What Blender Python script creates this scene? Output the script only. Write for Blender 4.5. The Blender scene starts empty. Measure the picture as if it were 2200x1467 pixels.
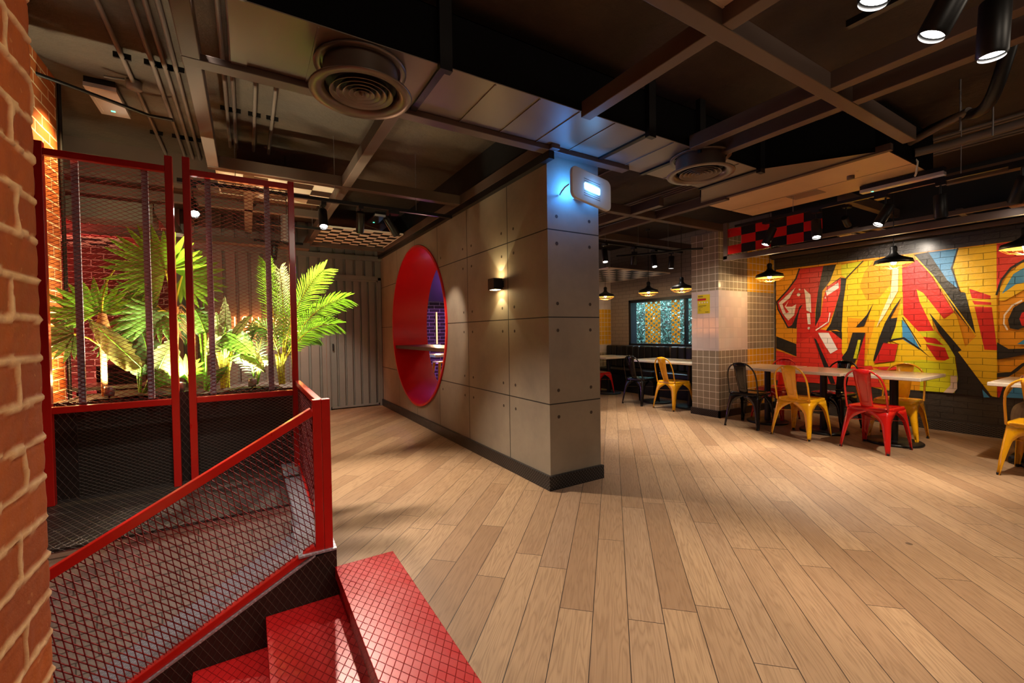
import bpy, bmesh, math, random
from mathutils import Vector, Matrix
random.seed(7)
D=bpy.data; SC=bpy.context.scene; COL=SC.collection
R_=math.radians
# ---------------------------------------------------------------- camera, world, exposure
cam=D.objects.new('camera',D.cameras.new('camera')); COL.objects.link(cam)
cam.data.sensor_width=36; cam.data.lens=36*931.6/2200; cam.data.clip_start=.02
F_=Vector((.52001,.85390,-.02129)); X_=Vector((.85383,-.52034,-.01470)); U_=X_.cross(F_)
M_=Matrix.Identity(4)
for i in range(3):
    M_[i][0]=X_[i]; M_[i][1]=U_[i]; M_[i][2]=-F_[i]
M_[2][3]=1.27
cam.matrix_world=M_
SC.camera=cam
w=D.worlds.new('world'); SC.world=w; w.use_nodes=True
w.node_tree.nodes['Background'].inputs[0].default_value=(.38,.62,1,1)
w.node_tree.nodes['Background'].inputs[1].default_value=.4
SC.view_settings.view_transform='Standard'; SC.view_settings.look='None'
SC.view_settings.exposure=1.05; SC.view_settings.gamma=1.0
try: SC.view_settings.use_curve_mapping=False
except Exception: pass

WARM=(1,.74,.47); NEUT=(1,.84,.66)
def light(kind,loc,energy,color=WARM,size=.05,aim=None,angle=60,blend=.6,sx=None,sy=None):
    l=D.lights.new(kind.lower()+'_lamp',kind); l.energy=energy; l.color=color
    if kind=='AREA':
        l.shape='RECTANGLE'; l.size=sx or size; l.size_y=sy or size
    else: l.shadow_soft_size=size
    if kind=='SPOT': l.spot_size=R_(angle); l.spot_blend=blend
    o=D.objects.new(kind.lower()+'_lamp',l); COL.objects.link(o); o.location=loc
    if aim: o.rotation_euler=(Vector(aim)-Vector(loc)).to_track_quat('-Z','Y').to_euler()
    return o
# added fill points, unseen, near the ceiling behind and beside the camera
for p,e in [((2.6,-1.4,2.95),22),((5.2,-1.6,2.95),20),((.9,-1.3,2.95),20)]:
    light('POINT',p,e,NEUT,.35)

light('SPOT',(.75,-.9,2.9),62,(1,.66,.36),.06,aim=(-.35,.55,1.3),angle=56,blend=.9)  # added unseen spot, brightens the near brick wall
# ---------------------------------------------------------------- materials
MATS={}
def lin(c): return tuple(((x/12.92) if x<=.04045 else ((x+.055)/1.055)**2.4) for x in c)+(1,)
class NT:
    def __init__(s,name):
        s.m=D.materials.new(name); s.m.use_nodes=True; s.t=s.m.node_tree; s.b=s.t.nodes['Principled BSDF']
    def n(s,typ,**k):
        n=s.t.nodes.new(typ)
        for a,v in k.items():
            if a.startswith('i_'):
                key=a[2:]; n.inputs[int(key) if key.isdigit() else key.replace('_',' ')].default_value=v
            else: setattr(n,a,v)
        return n
    def l(s,a,b): s.t.links.new(a,b)
    def math(s,op,a,b=None,c=None):
        n=s.t.nodes.new('ShaderNodeMath'); n.operation=op
        for i,v in enumerate((a,b,c)):
            if v is None: continue
            if isinstance(v,(int,float)): n.inputs[i].default_value=v
            else: s.l(v,n.inputs[i])
        return n.outputs[0]
    def mix(s,f,a,b):
        n=s.t.nodes.new('ShaderNodeMix'); n.data_type='RGBA'
        for i,v in ((0,f),(6,a),(7,b)):
            if isinstance(v,(int,float)): n.inputs[i].default_value=v
            elif isinstance(v,tuple): n.inputs[i].default_value=v
            else: s.l(v,n.inputs[i])
        return n.outputs[2]
    def bump(s,h,strength=.5,dist=.01):
        n=s.n('ShaderNodeBump'); n.inputs['Strength'].default_value=strength; n.inputs['Distance'].default_value=dist
        s.l(h,n.inputs['Height']); s.l(n.outputs[0],s.b.inputs['Normal']); return n
    def pos(s): return s.n('ShaderNodeNewGeometry')
    def uv(s):
        """world position flattened along the face normal: (x,y),(x,z) or (y,z)"""
        g=s.pos(); p=s.n('ShaderNodeSeparateXYZ'); s.l(g.outputs['Position'],p.inputs[0])
        q=s.n('ShaderNodeSeparateXYZ'); s.l(g.outputs['True Normal'],q.inputs[0])
        ax=s.math('ABSOLUTE',q.outputs[0]); az=s.math('ABSOLUTE',q.outputs[2])
        fx=s.math('GREATER_THAN',ax,.7); fz=s.math('GREATER_THAN',az,.7)
        u=s.math('ADD',s.math('MULTIPLY',p.outputs[1],fx),s.math('MULTIPLY',p.outputs[0],s.math('SUBTRACT',1,fx)))
        v=s.math('ADD',s.math('MULTIPLY',p.outputs[1],fz),s.math('MULTIPLY',p.outputs[2],s.math('SUBTRACT',1,fz)))
        c=s.n('ShaderNodeCombineXYZ'); s.l(u,c.inputs[0]); s.l(v,c.inputs[1]); s.uvs=(u,v); s.p=p; s.fz=fz
        return c.outputs[0]
    def noise(s,scale,detail=4,vec=None,rough=.55):
        n=s.n('ShaderNodeTexNoise'); n.inputs['Scale'].default_value=scale; n.inputs['Detail'].default_value=detail; n.inputs['Roughness'].default_value=rough
        if vec is None: vec=s.pos().outputs['Position']
        s.l(vec,n.inputs['Vector']); return n.outputs[0]
    def ramp(s,f,stops):
        n=s.n('ShaderNodeValToRGB'); e=n.color_ramp.elements
        while len(e)<len(stops): e.new(.5)
        for k,(p,c) in zip(e,stops): k.position=p; k.color=c if len(c)==4 else lin(c)
        s.l(f,n.inputs[0]); return n.outputs[0]
    def base(s,v):
        if isinstance(v,tuple): s.b.inputs['Base Color'].default_value=v
        else: s.l(v,s.b.inputs['Base Color'])
    def rough(s,v):
        if isinstance(v,(int,float)): s.b.inputs['Roughness'].default_value=v
        else: s.l(v,s.b.inputs['Roughness'])
def simple(name,c,rough=.5,metal=0,spec=None,var=.12,sc=6,coat=0,bump=0):
    t=NT(name); c=lin(c); n=t.noise(sc,5)
    d=tuple(x*(1-var) for x in c[:3])+(1,); e=tuple(min(1,x*(1+var)) for x in c[:3])+(1,)
    t.base(t.mix(n,d,e)); t.rough(t.math('ADD',t.math('MULTIPLY',n,.16),rough-.08)); t.b.inputs['Metallic'].default_value=metal
    if spec is not None: t.b.inputs['Specular IOR Level'].default_value=spec
    if coat: t.b.inputs['Coat Weight'].default_value=coat; t.b.inputs['Coat Roughness'].default_value=.08
    if bump: t.bump(t.noise(sc*12,3),bump,.003)
    MATS[name]=t.m; return t.m
def emit(name,c,s,base=(0,0,0)):
    t=NT(name); t.base(lin(base)); t.b.inputs['Emission Color'].default_value=c+(1,); t.b.inputs['Emission Strength'].default_value=s
    MATS[name]=t.m; return t.m
def plate(name,c,metal,rough,w,h,strength=.6,line=None,lw=.12,tread=False,h2=None):
    """diamond plate / expanded sheet: raised criss-cross ribs"""
    t=NT(name); t.uv(); u,v=t.uvs; hh=t.math('ADD',t.math('MULTIPLY',t.fz,(h2 or h)-h),h); vh=t.math('DIVIDE',v,hh)
    a=t.math('ADD',t.math('DIVIDE',u,w),vh); b=t.math('SUBTRACT',t.math('DIVIDE',u,w),vh)
    fa=t.math('ABSOLUTE',t.math('SUBTRACT',t.math('FRACT',a),.5)); fb=t.math('ABSOLUTE',t.math('SUBTRACT',t.math('FRACT',b),.5))
    if tread:
        ca=t.math('MODULO',t.math('ADD',t.math('FLOOR',a),t.math('FLOOR',b)),2); ca=t.math('ABSOLUTE',ca)
        r1=t.math('MULTIPLY',t.math('LESS_THAN',fa,.13),t.math('LESS_THAN',fb,.36)); r2=t.math('MULTIPLY',t.math('LESS_THAN',fb,.13),t.math('LESS_THAN',fa,.36))
        rib=t.math('ADD',t.math('MULTIPLY',r1,ca),t.math('MULTIPLY',r2,t.math('SUBTRACT',1,ca)))
    else:
        rib=t.math('MAXIMUM',t.math('MAXIMUM',0,t.math('SUBTRACT',1.25,t.math('DIVIDE',fa,lw*1.3))),t.math('MULTIPLY',t.math('MAXIMUM',0,t.math('SUBTRACT',1.25,t.math('DIVIDE',fb,lw*1.3))),.75)); rib=t.math('MINIMUM',rib,1)
    c=lin(c); l=lin(line) if line else tuple(min(1,x*1.6) for x in c[:3])+(1,)
    n=t.noise(9,5); cc=t.mix(t.math('MULTIPLY',n,.35),c,tuple(x*.6 for x in c[:3])+(1,))
    t.base(t.mix(t.math('MULTIPLY',rib,.75),cc,l)); t.b.inputs['Metallic'].default_value=metal
    t.rough(t.math('ADD',t.math('MULTIPLY',n,.2),rough-.1)); t.bump(rib,strength,.004)
    MATS[name]=t.m
def brick(name,c1,c2,mortar,bw,bh,ms,rough=.7,bump=.8,smooth=.15,vary=.3,dist=.012,coat=0,off=(0,0)):
    t=NT(name); uv=t.uv()
    mp=t.n('ShaderNodeVectorMath',operation='ADD'); t.l(uv,mp.inputs[0]); mp.inputs[1].default_value=(off[0],off[1],0)
    nz=t.n('ShaderNodeTexNoise'); nz.inputs['Scale'].default_value=7; t.l(mp.outputs[0],nz.inputs['Vector'])
    wob=t.n('ShaderNodeVectorMath',operation='SCALE'); t.l(nz.outputs['Color'],wob.inputs[0]); wob.inputs['Scale'].default_value=.012
    ad=t.n('ShaderNodeVectorMath',operation='ADD'); t.l(mp.outputs[0],ad.inputs[0]); t.l(wob.outputs[0],ad.inputs[1])
    b=t.n('ShaderNodeTexBrick'); t.l(ad.outputs[0],b.inputs['Vector']); b.inputs['Scale'].default_value=1
    b.inputs['Brick Width'].default_value=bw; b.inputs['Row Height'].default_value=bh; b.inputs['Mortar Size'].default_value=ms; b.inputs['Mortar Smooth'].default_value=smooth; b.inputs['Bias'].default_value=0
    b.inputs['Color1'].default_value=lin(c1); b.inputs['Color2'].default_value=lin(c2); b.inputs['Mortar'].default_value=lin(mortar)
    n=t.noise(30,5); 
    if vary: 
        m=t.mix(t.math('MULTIPLY',n,vary),b.outputs['Color'],tuple(x*.35 for x in lin(c1)[:3])+(1,)); m=t.mix(b.outputs['Fac'],m,lin(mortar)); t.base(m)
    else: t.base(b.outputs['Color'])
    t.rough(rough); t.bump(t.math('ADD',t.math('MULTIPLY',t.math('SUBTRACT',1,b.outputs['Fac']),1.0),t.math('MULTIPLY',n,.25)),bump,dist)
    if coat: t.b.inputs['Coat Weight'].default_value=coat; t.b.inputs['Coat Roughness'].default_value=.2
    MATS[name]=t.m; return t
def tiles(name,c,grout=(.9,.86,.78),w=.1,h=.1,rough=.18,gs=.0035,off=(0,0)):
    t=NT(name); uv=t.uv(); mp=t.n('ShaderNodeVectorMath',operation='ADD'); t.l(uv,mp.inputs[0]); mp.inputs[1].default_value=(off[0],off[1],0)
    b=t.n('ShaderNodeTexBrick'); b.offset=0; t.l(mp.outputs[0],b.inputs['Vector']); b.inputs['Scale'].default_value=1
    b.inputs['Brick Width'].default_value=w; b.inputs['Row Height'].default_value=h; b.inputs['Mortar Size'].default_value=gs; b.inputs['Mortar Smooth'].default_value=.1
    c=lin(c); b.inputs['Color1'].default_value=c; b.inputs['Color2'].default_value=tuple(x*.88 for x in c[:3])+(1,); b.inputs['Mortar'].default_value=lin(grout)
    t.base(b.outputs['Color']); t.rough(t.math('ADD',t.math('MULTIPLY',b.outputs['Fac'],.5),rough)); t.bump(t.math('SUBTRACT',1,b.outputs['Fac']),.5,.003)
    MATS[name]=t.m

def floor_mat():
    t=NT('wood_planks'); g=t.pos(); mp=t.n('ShaderNodeMapping'); t.l(g.outputs['Position'],mp.inputs[0]); mp.inputs['Rotation'].default_value=(0,0,R_(-45.6)); mp.inputs['Location'].default_value=(.35,.055,0)
    PW=.152; PL=1.25
    s=t.n('ShaderNodeSeparateXYZ'); t.l(mp.outputs[0],s.inputs[0]); x,y=s.outputs[0],s.outputs[1]
    row=t.math('FLOOR',t.math('DIVIDE',y,PW)); fy=t.math('FRACT',t.math('DIVIDE',y,PW))
    wn=t.n('ShaderNodeTexWhiteNoise',noise_dimensions='1D'); t.l(row,wn.inputs['W'])
    xs=t.math('ADD',t.math('DIVIDE',x,PL),wn.outputs['Value']); colm=t.math('FLOOR',xs); fx=t.math('FRACT',xs)
    idv=t.n('ShaderNodeCombineXYZ'); t.l(row,idv.inputs[0]); t.l(colm,idv.inputs[1])
    wc=t.n('ShaderNodeTexWhiteNoise',noise_dimensions='3D'); t.l(idv.outputs[0],wc.inputs['Vector'])
    rnd=wc.outputs['Value']
    # grain coordinates, shifted per plank
    gv=t.n('ShaderNodeCombineXYZ'); t.l(t.math('MULTIPLY',x,.8),gv.inputs[0]); t.l(t.math('MULTIPLY',y,9),gv.inputs[1]); t.l(t.math('MULTIPLY',rnd,57),gv.inputs[2])
    n1=t.noise(1.5,3,gv.outputs[0],.5)
    rings=t.math('FRACT',t.math('MULTIPLY',n1,13))
    rings=t.math('SUBTRACT',1,t.math('ABSOLUTE',t.math('SUBTRACT',t.math('MULTIPLY',rings,2),1)))
    gv2=t.n('ShaderNodeCombineXYZ'); t.l(t.math('MULTIPLY',x,2.2),gv2.inputs[0]); t.l(t.math('MULTIPLY',y,190),gv2.inputs[1]); t.l(t.math('MULTIPLY',rnd,31),gv2.inputs[2])
    n2=t.noise(1.5,4,gv2.outputs[0],.7)
    gv3=t.n('ShaderNodeCombineXYZ'); t.l(t.math('MULTIPLY',x,1.0),gv3.inputs[0]); t.l(t.math('MULTIPLY',y,5),gv3.inputs[1]); t.l(t.math('MULTIPLY',rnd,91),gv3.inputs[2])
    n3=t.noise(1.3,3,gv3.outputs[0])
    base=t.ramp(rnd,[(0,(.55,.43,.32)),(.35,(.61,.49,.37)),(.7,(.66,.54,.41)),(1,(.58,.47,.37))])
    a=t.mix(t.math('MULTIPLY',t.math('POWER',rings,2),.42),base,lin((.40,.29,.20)))
    a=t.mix(t.math('MULTIPLY',t.math('SUBTRACT',n2,.35),.75),a,lin((.40,.28,.18)))
    a=t.mix(t.math('MULTIPLY',t.math('SUBTRACT',n3,.4),.6),a,lin((.46,.35,.26)))
    gy=t.math('MINIMUM',fy,t.math('SUBTRACT',1,fy)); gx=t.math('MINIMUM',fx,t.math('SUBTRACT',1,fx))
    gap=t.math('MAXIMUM',t.math('LESS_THAN',gy,.011),t.math('LESS_THAN',gx,.0013))
    vor=t.n('ShaderNodeTexVoronoi'); t.l(mp.outputs[0],vor.inputs['Vector']); vor.inputs['Scale'].default_value=1.3
    knot=t.math('LESS_THAN',vor.outputs['Distance'],.022)
    a=t.mix(t.math('MULTIPLY',knot,.7),a,lin((.2,.13,.09)))
    a=t.mix(gap,a,lin((.16,.11,.08))); t.base(a)
    t.rough(t.math('ADD',t.math('MULTIPLY',n2,.25),.36)); t.b.inputs['Specular IOR Level'].default_value=.35
    t.bump(t.math('ADD',t.math('MULTIPLY',n2,-.25),t.math('MULTIPLY',gap,-1)),.35,.002)
    MATS['wood_planks']=t.m
floor_mat()
def concrete():
    t=NT('cast_concrete'); t.uv(); u,v=t.uvs; px,py,pz=t.p.outputs
    g=t.pos(); q=t.n('ShaderNodeSeparateXYZ'); t.l(g.outputs['True Normal'],q.inputs[0]); fx=t.math('GREATER_THAN',t.math('ABSOLUTE',q.outputs[0]),.7)
    jz=t.math('FRACT',t.math('ADD',t.math('DIVIDE',t.math('SUBTRACT',pz,.6865),.7),.5)); jz=t.math('LESS_THAN',t.math('ABSOLUTE',t.math('SUBTRACT',jz,.5)),.0066)
    jy=t.math('FRACT',t.math('ADD',t.math('DIVIDE',t.math('SUBTRACT',py,3.4234),.85413),.5)); jy=t.math('LESS_THAN',t.math('ABSOLUTE',t.math('SUBTRACT',jy,.5)),.0058)
    jy=t.math('MULTIPLY',t.math('MULTIPLY',jy,fx),t.math('GREATER_THAN',py,3.3)); jy=t.math('MULTIPLY',jy,t.math('LESS_THAN',px,2.2))
    j=t.math('MAXIMUM',jz,jy)
    n=t.noise(1.7,6); n2=t.noise(22,5); n3=t.noise(.8,2)
    c=t.ramp(n,[(.25,(.46,.41,.36)),(.5,(.54,.49,.42)),(.75,(.61,.55,.47))]); c=t.mix(t.math('MULTIPLY',n2,.22),c,lin((.38,.33,.29)))
    c=t.mix(j,c,lin((.09,.07,.055))); t.base(c); t.rough(.62)
    t.bump(t.math('SUBTRACT',t.math('MULTIPLY',n2,.12),j),.5,.006); MATS['cast_concrete']=t.m
concrete()
def corrug():
    t=NT('painted_corrugated_metal'); n=t.noise(3,4); t.base(t.mix(n,lin((.50,.47,.44)),lin((.57,.54,.50)))); t.rough(.4); t.b.inputs['Metallic'].default_value=.25; MATS['corrugated']=t.m
corrug()
def slab():
    t=NT('dark_painted_slab'); n=t.noise(1.4,7); n2=t.noise(14,6,rough=.7); c=t.ramp(n,[(.3,(.20,.15,.11)),(.55,(.29,.225,.165)),(.8,(.37,.295,.22))]); c=t.mix(t.math('MULTIPLY',n2,.5),c,lin((.13,.11,.09)))
    t.base(c); t.rough(.75); t.bump(n2,.5,.02); MATS['slab']=t.m
slab()
brick('orange_brick',(.80,.42,.14),(.72,.34,.10),(.93,.83,.66),.24,.0765,.0055,vary=.35)
brick('red_brick',(.52,.20,.16),(.44,.16,.13),(.80,.70,.66),.25,.083,.0055,vary=.4)
brick('dark_brick',(.18,.14,.16),(.24,.18,.20),(.66,.62,.66),.25,.077,.0055,vary=.3,off=(0,.02))
brick('black_painted_brick',(.22,.195,.17),(.22,.195,.17),(.10,.085,.075),.24,.075,.0035,vary=0,bump=1,rough=.38,coat=.3,dist=.03)
brick('white_painted_brick',(.78,.73,.68),(.78,.73,.68),(.52,.48,.44),.17,.068,.0035,vary=0,bump=.9,rough=.5,dist=.02)
brick('pale_painted_brick',(.56,.50,.47),(.56,.50,.47),(.42,.38,.36),.22,.08,.004,vary=0,bump=.6,rough=.5)
PAINT={'P':(.97,.88,.66),'Y':(.92,.74,.08),'O':(.90,.60,.07),'R':(.80,.13,.10),'R2':(.86,.20,.15),'K':(.13,.12,.11),'W':(.92,.87,.84),'W2':(.84,.74,.66),'B':(.25,.56,.78),'L':(.80,.78,.10)}  # P: pale highlight streak put into the mural colour
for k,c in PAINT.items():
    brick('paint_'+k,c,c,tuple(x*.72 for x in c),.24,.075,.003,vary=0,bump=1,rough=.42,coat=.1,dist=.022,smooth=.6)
tiles('grey_tiles',(.60,.55,.47),off=(0,.035)); tiles('yellow_tiles',(.90,.66,.14),off=(0,.035)); tiles('white_tiles',(.86,.80,.78),(.78,.72,.70),.1,.15,off=(0,.06),rough=.1)
simple('red_paint',(.74,.10,.07),.3,0,coat=.4,var=.06)
simple('red_wire',(.44,.05,.04),.5,0,var=.05)
simple('red_tube_paint',(.78,.05,.06),.33,0,var=.04)
simple('grey_beam',(.37,.30,.26),.5,.2); simple('black_metal',(.09,.085,.085),.4,.3); simple('black_gloss',(.05,.05,.055),.14,.2,coat=.6)
simple('black_matte',(.05,.05,.06),.6); simple('duct_board',(.52,.47,.41),.42,.35,var=.08,sc=3); simple('diffuser_metal',(.44,.38,.33),.38,.5)
simple('duct_black',(.03,.026,.03),.8,0,spec=.08)
def board():
    t=NT('orange_board'); t.uv(); c=t.n('ShaderNodeCombineXYZ'); t.l(t.math('MULTIPLY',t.p.outputs[0],9),c.inputs[0]); t.l(t.math('MULTIPLY',t.p.outputs[1],3.2),c.inputs[1])
    n=t.noise(2.2,5,c.outputs[0],.65); n0=t.noise(3,3); st=t.math('GREATER_THAN',n,.685); t.base(t.mix(t.math('MULTIPLY',st,.8),t.mix(n0,lin((.76,.63,.48)),lin((.84,.70,.54))),lin((.22,.17,.12)))); t.rough(.5); MATS['orange_board']=t.m
board()
simple('white_plastic',(.80,.78,.74),.35); simple('steel',(.62,.60,.60),.3,.8); simple('pipe_paint',(.36,.31,.28),.5)
simple('yellow_paint',(.93,.66,.06),.28,0,coat=.5,var=.04); simple('red_chair_paint',(.80,.10,.08),.25,0,coat=.5,var=.04); simple('gun_metal',(.16,.15,.15),.25,.7,coat=.5)
simple('terrazzo',(.82,.77,.70),.22,var=.2,sc=90,coat=.3); simple('leather_black',(.07,.062,.06),.38,bump=.3); simple('walnut',(.28,.16,.09),.35,var=.3)
simple('soil',(.20,.14,.10),.9,var=.5,sc=30,bump=.8); simple('trunk_fibre',(.66,.45,.22),.8,var=.4,sc=30,bump=.6)
simple('khaki_cloth',(.55,.49,.40),.8); simple('skin',(.62,.40,.28),.5); simple('dark_cloth',(.16,.16,.18),.8); simple('hair_black',(.05,.04,.04),.6); simple('yellow_paper',(.88,.78,.12),.5,var=.03); simple('red_ink',(.76,.12,.1),.5); simple('dark_ink',(.15,.13,.1),.5)
leafmat_later=('orange_panel',); simple('checker_white',(.92,.85,.77),.5,var=.05); simple('checker_black',(.06,.05,.05),.5); simple('rubber',(.05,.05,.05),.8); simple('window_frame',(.06,.07,.10),.4); simple('grey_strap',(.66,.62,.66),.45,0)
plate('dark_plate',(.20,.175,.16),.4,.42,.040,.023,.7,line=(.50,.45,.41),lw=.05,h2=.07); plate('dark_plate_big',(.19,.155,.145),.4,.42,.036,.06,.7,line=(.42,.36,.33),lw=.05)
plate('skirt_plate',(.19,.18,.18),.7,.35,.03,.03,.8,line=(.42,.41,.41),tread=True); plate('silver_plate',(.66,.66,.70),.45,.36,.032,.032,.9,line=(.85,.85,.9),tread=True)
plate('red_plate',(.70,.085,.09),.05,.34,.040,.035,.7,line=(.42,.03,.035),lw=.036,h2=.066)
def leafmat(name,c1,c2,trans=.45):
    t=NT(name); n=t.noise(14,4); t.base(t.mix(n,lin(c1),lin(c2))); t.rough(.42)
    tr=t.n('ShaderNodeBsdfTranslucent'); t.l(t.mix(n,lin(c1),lin(c2)),tr.inputs[0]); mx=t.n('ShaderNodeMixShader'); mx.inputs[0].default_value=trans
    t.l(t.b.outputs[0],mx.inputs[1]); t.l(tr.outputs[0],mx.inputs[2]); t.l(mx.outputs[0],t.t.nodes['Material Output'].inputs[0]); MATS[name]=t.m
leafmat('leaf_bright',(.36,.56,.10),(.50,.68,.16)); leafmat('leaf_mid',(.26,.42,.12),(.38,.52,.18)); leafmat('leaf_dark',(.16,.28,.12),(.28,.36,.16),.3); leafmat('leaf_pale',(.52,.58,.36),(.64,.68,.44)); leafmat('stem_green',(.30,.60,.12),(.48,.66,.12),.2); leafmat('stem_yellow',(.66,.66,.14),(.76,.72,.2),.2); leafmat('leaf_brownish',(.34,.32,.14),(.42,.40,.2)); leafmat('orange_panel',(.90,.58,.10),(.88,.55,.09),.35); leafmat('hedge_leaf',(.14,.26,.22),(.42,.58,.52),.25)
def glass():
    t=NT('window_glass'); t.base((1,1,1,1)); t.rough(.02); t.b.inputs['Transmission Weight'].default_value=1; t.b.inputs['IOR'].default_value=1.02; MATS['glass']=t.m
glass()
def frosted():
    t=NT('clear_plastic'); t.base(lin((.85,.8,.8))); t.rough(.25); t.b.inputs['Transmission Weight'].default_value=.35; MATS['clear_plastic']=t.m
frosted()
emit('lamp_white',(1,.95,.88),22); emit('bulb_warm',(1,.72,.34),40); emit('neon_orange',(1,.30,.07),14); emit('led_warm',(1,.50,.20),1.3); emit('blue_screen',(.12,.45,1),9); emit('green_dot',(.1,1,.5),2); emit('white_led',(.8,.92,1),9)
emit('glow_beam',(1,.6,.2),0,(.5,.4,.3))

# ---------------------------------------------------------------- mesh helpers
class MB:
    def __init__(s): s.v=[]; s.f=[]; s.m=[]; s.k=0; s.sm=[]
    def add(s,vs,fs,smooth=False):
        n=len(s.v); s.v+= [tuple(v) for v in vs]
        for f in fs: s.f.append([i+n for i in f]); s.m.append(s.k); s.sm.append(smooth)
        return s
    def box(s,x0,x1,y0,y1,z0,z1):
        return s.add([(x0,y0,z0),(x1,y0,z0),(x1,y1,z0),(x0,y1,z0),(x0,y0,z1),(x1,y0,z1),(x1,y1,z1),(x0,y1,z1)],[(0,3,2,1),(4,5,6,7),(0,1,5,4),(1,2,6,5),(2,3,7,6),(3,0,4,7)])
    def bar(s,a,b,w,h,up=(0,0,1)):
        a=Vector(a); b=Vector(b); d=(b-a).normalized(); up=Vector(up)
        if abs(d.dot(up))>.98: up=Vector((0,1,0))
        sx=d.cross(up).normalized()*w/2; sz=sx.cross(d).normalized()*h/2
        vs=[p+i*sx+j*sz for p in (a,b) for i,j in ((-1,-1),(1,-1),(1,1),(-1,1))]
        return s.add(vs,[(0,1,2,3),(7,6,5,4),(0,4,5,1),(1,5,6,2),(2,6,7,3),(3,7,4,0)])
    def tube(s,pts,r,n=8,caps=True):
        pts=[Vector(p) for p in pts]; rs=r if isinstance(r,(list,tuple)) else [r]*len(pts)
        vs=[]; pr=None
        for i,p in enumerate(pts):
            d=(pts[min(i+1,len(pts)-1)]-pts[max(i-1,0)]).normalized()
            if pr is None: ref=Vector((0,0,1)) if abs(d.z)<.9 else Vector((1,0,0)); sx=d.cross(ref).normalized()
            else: sx=(pr-d*pr.dot(d)).normalized()
            pr=sx; sy=d.cross(sx)
            vs+=[p+rs[i]*(math.cos(2*math.pi*k/n)*sx+math.sin(2*math.pi*k/n)*sy) for k in range(n)]
        fs=[(i*n+k,i*n+(k+1)%n,(i+1)*n+(k+1)%n,(i+1)*n+k) for i in range(len(pts)-1) for k in range(n)]
        s.add(vs,fs,True)
        if caps: s.add(vs[:n],[tuple(range(n))[::-1]]); s.add(vs[-n:],[tuple(range(n))])
        return s
    def lathe(s,prof,c=(0,0,0),n=32,axis=(0,0,1),smooth=True):
        q=Vector((0,0,1)).rotation_difference(Vector(axis)); c=Vector(c); vs=[]
        for r,z in prof: vs+=[c+q@Vector((r*math.cos(2*math.pi*k/n),r*math.sin(2*math.pi*k/n),z)) for k in range(n)]
        return s.add(vs,[(i*n+k,i*n+(k+1)%n,(i+1)*n+(k+1)%n,(i+1)*n+k) for i in range(len(prof)-1) for k in range(n)],smooth)
    def disc(s,c,r,n=32,axis=(0,0,1)):
        q=Vector((0,0,1)).rotation_difference(Vector(axis)); c=Vector(c)
        return s.add([c+q@Vector((r*math.cos(2*math.pi*k/n),r*math.sin(2*math.pi*k/n),0)) for k in range(n)],[tuple(range(n))])
    def prism(s,poly,axis,a,b):
        """extrude a 2D polygon along an axis between a and b"""
        def P(u,v,t): return {'x':(t,u,v),'y':(u,t,v),'z':(u,v,t)}[axis]
        n=len(poly); return s.add([P(u,v,a) for u,v in poly]+[P(u,v,b) for u,v in poly],[tuple(range(n)),tuple(range(2*n-1,n-1,-1))]+[(i,i+n,(i+1)%n+n,(i+1)%n) for i in range(n)])
    def build(s,name,mat=None,parent=None,bevel=0,smooth=None,fix=True):
        me=D.meshes.new(name); off=Vector((0,0,0))
        if parent is not None and getattr(parent,'_o',None) is None: off=ORG.get(parent.name,Vector((0,0,0)))
        me.from_pydata([tuple(Vector(v)-off) for v in s.v],[],s.f)
        for mt in (mat if isinstance(mat,list) else [mat]): me.materials.append(MATS[mt])
        me.polygons.foreach_set('material_index',s.m); me.polygons.foreach_set('use_smooth',s.sm if smooth is None else [smooth]*len(s.f))
        if fix:
            bm=bmesh.new(); bm.from_mesh(me); bmesh.ops.recalc_face_normals(bm,faces=bm.faces); bm.to_mesh(me); bm.free()
        me.update(); o=D.objects.new(name,me); COL.objects.link(o)
        if parent is not None: o.parent=parent; ORG[o.name]=off
        if bevel:
            b=o.modifiers.new('bevel','BEVEL'); b.width=bevel; b.segments=2; b.limit_method='ANGLE'; b.angle_limit=R_(40)
        return o
ORG={}
def thing(name,label,cat,loc=(0,0,0),group=None,rz=0):
    o=D.objects.new(name,None); COL.objects.link(o); o.location=loc; o.rotation_euler=(0,0,rz); o['label']=label; o['category']=cat
    if group: o['group']=group
    o.empty_display_size=.1; ORG[o.name]=Vector(loc); return o
def tag(o,label,cat,group=None,kind=None):
    o['label']=label; o['category']=cat
    if group: o['group']=group
    if kind: o['kind']=kind
    return o
def struct(o): o['kind']='structure'; return o
def copy_tree(o,parent=None,mats=None):
    c=o.copy(); COL.objects.link(c); c.parent=parent
    if parent is not None: c.matrix_parent_inverse=o.matrix_parent_inverse.copy()
    if mats and c.data:
        for sl in c.material_slots:
            if sl.material.name in mats: sl.link='OBJECT'; sl.material=mats[sl.material.name]
    for ch in [k for k in D.objects if k.parent==o]: copy_tree(ch,c,mats)
    return c
def clip(poly,p,d):
    """segment of line p+t*d inside a convex polygon (2D)"""
    t0,t1=-1e9,1e9; n=len(poly); A=sum(poly[i][0]*poly[(i+1)%n][1]-poly[(i+1)%n][0]*poly[i][1] for i in range(n)); sg=1 if A>0 else -1
    for i in range(n):
        ax,ay=poly[i]; bx,by=poly[(i+1)%n]; nx,ny=-(by-ay)*sg,(bx-ax)*sg
        den=nx*d[0]+ny*d[1]; num=nx*(ax-p[0])+ny*(ay-p[1])
        if abs(den)<1e-12:
            if num>0: return None
            continue
        t=num/den
        if den>0: t0=max(t0,t)
        else: t1=min(t1,t)
    return (t0,t1) if t1-t0>1e-4 else None
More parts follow.
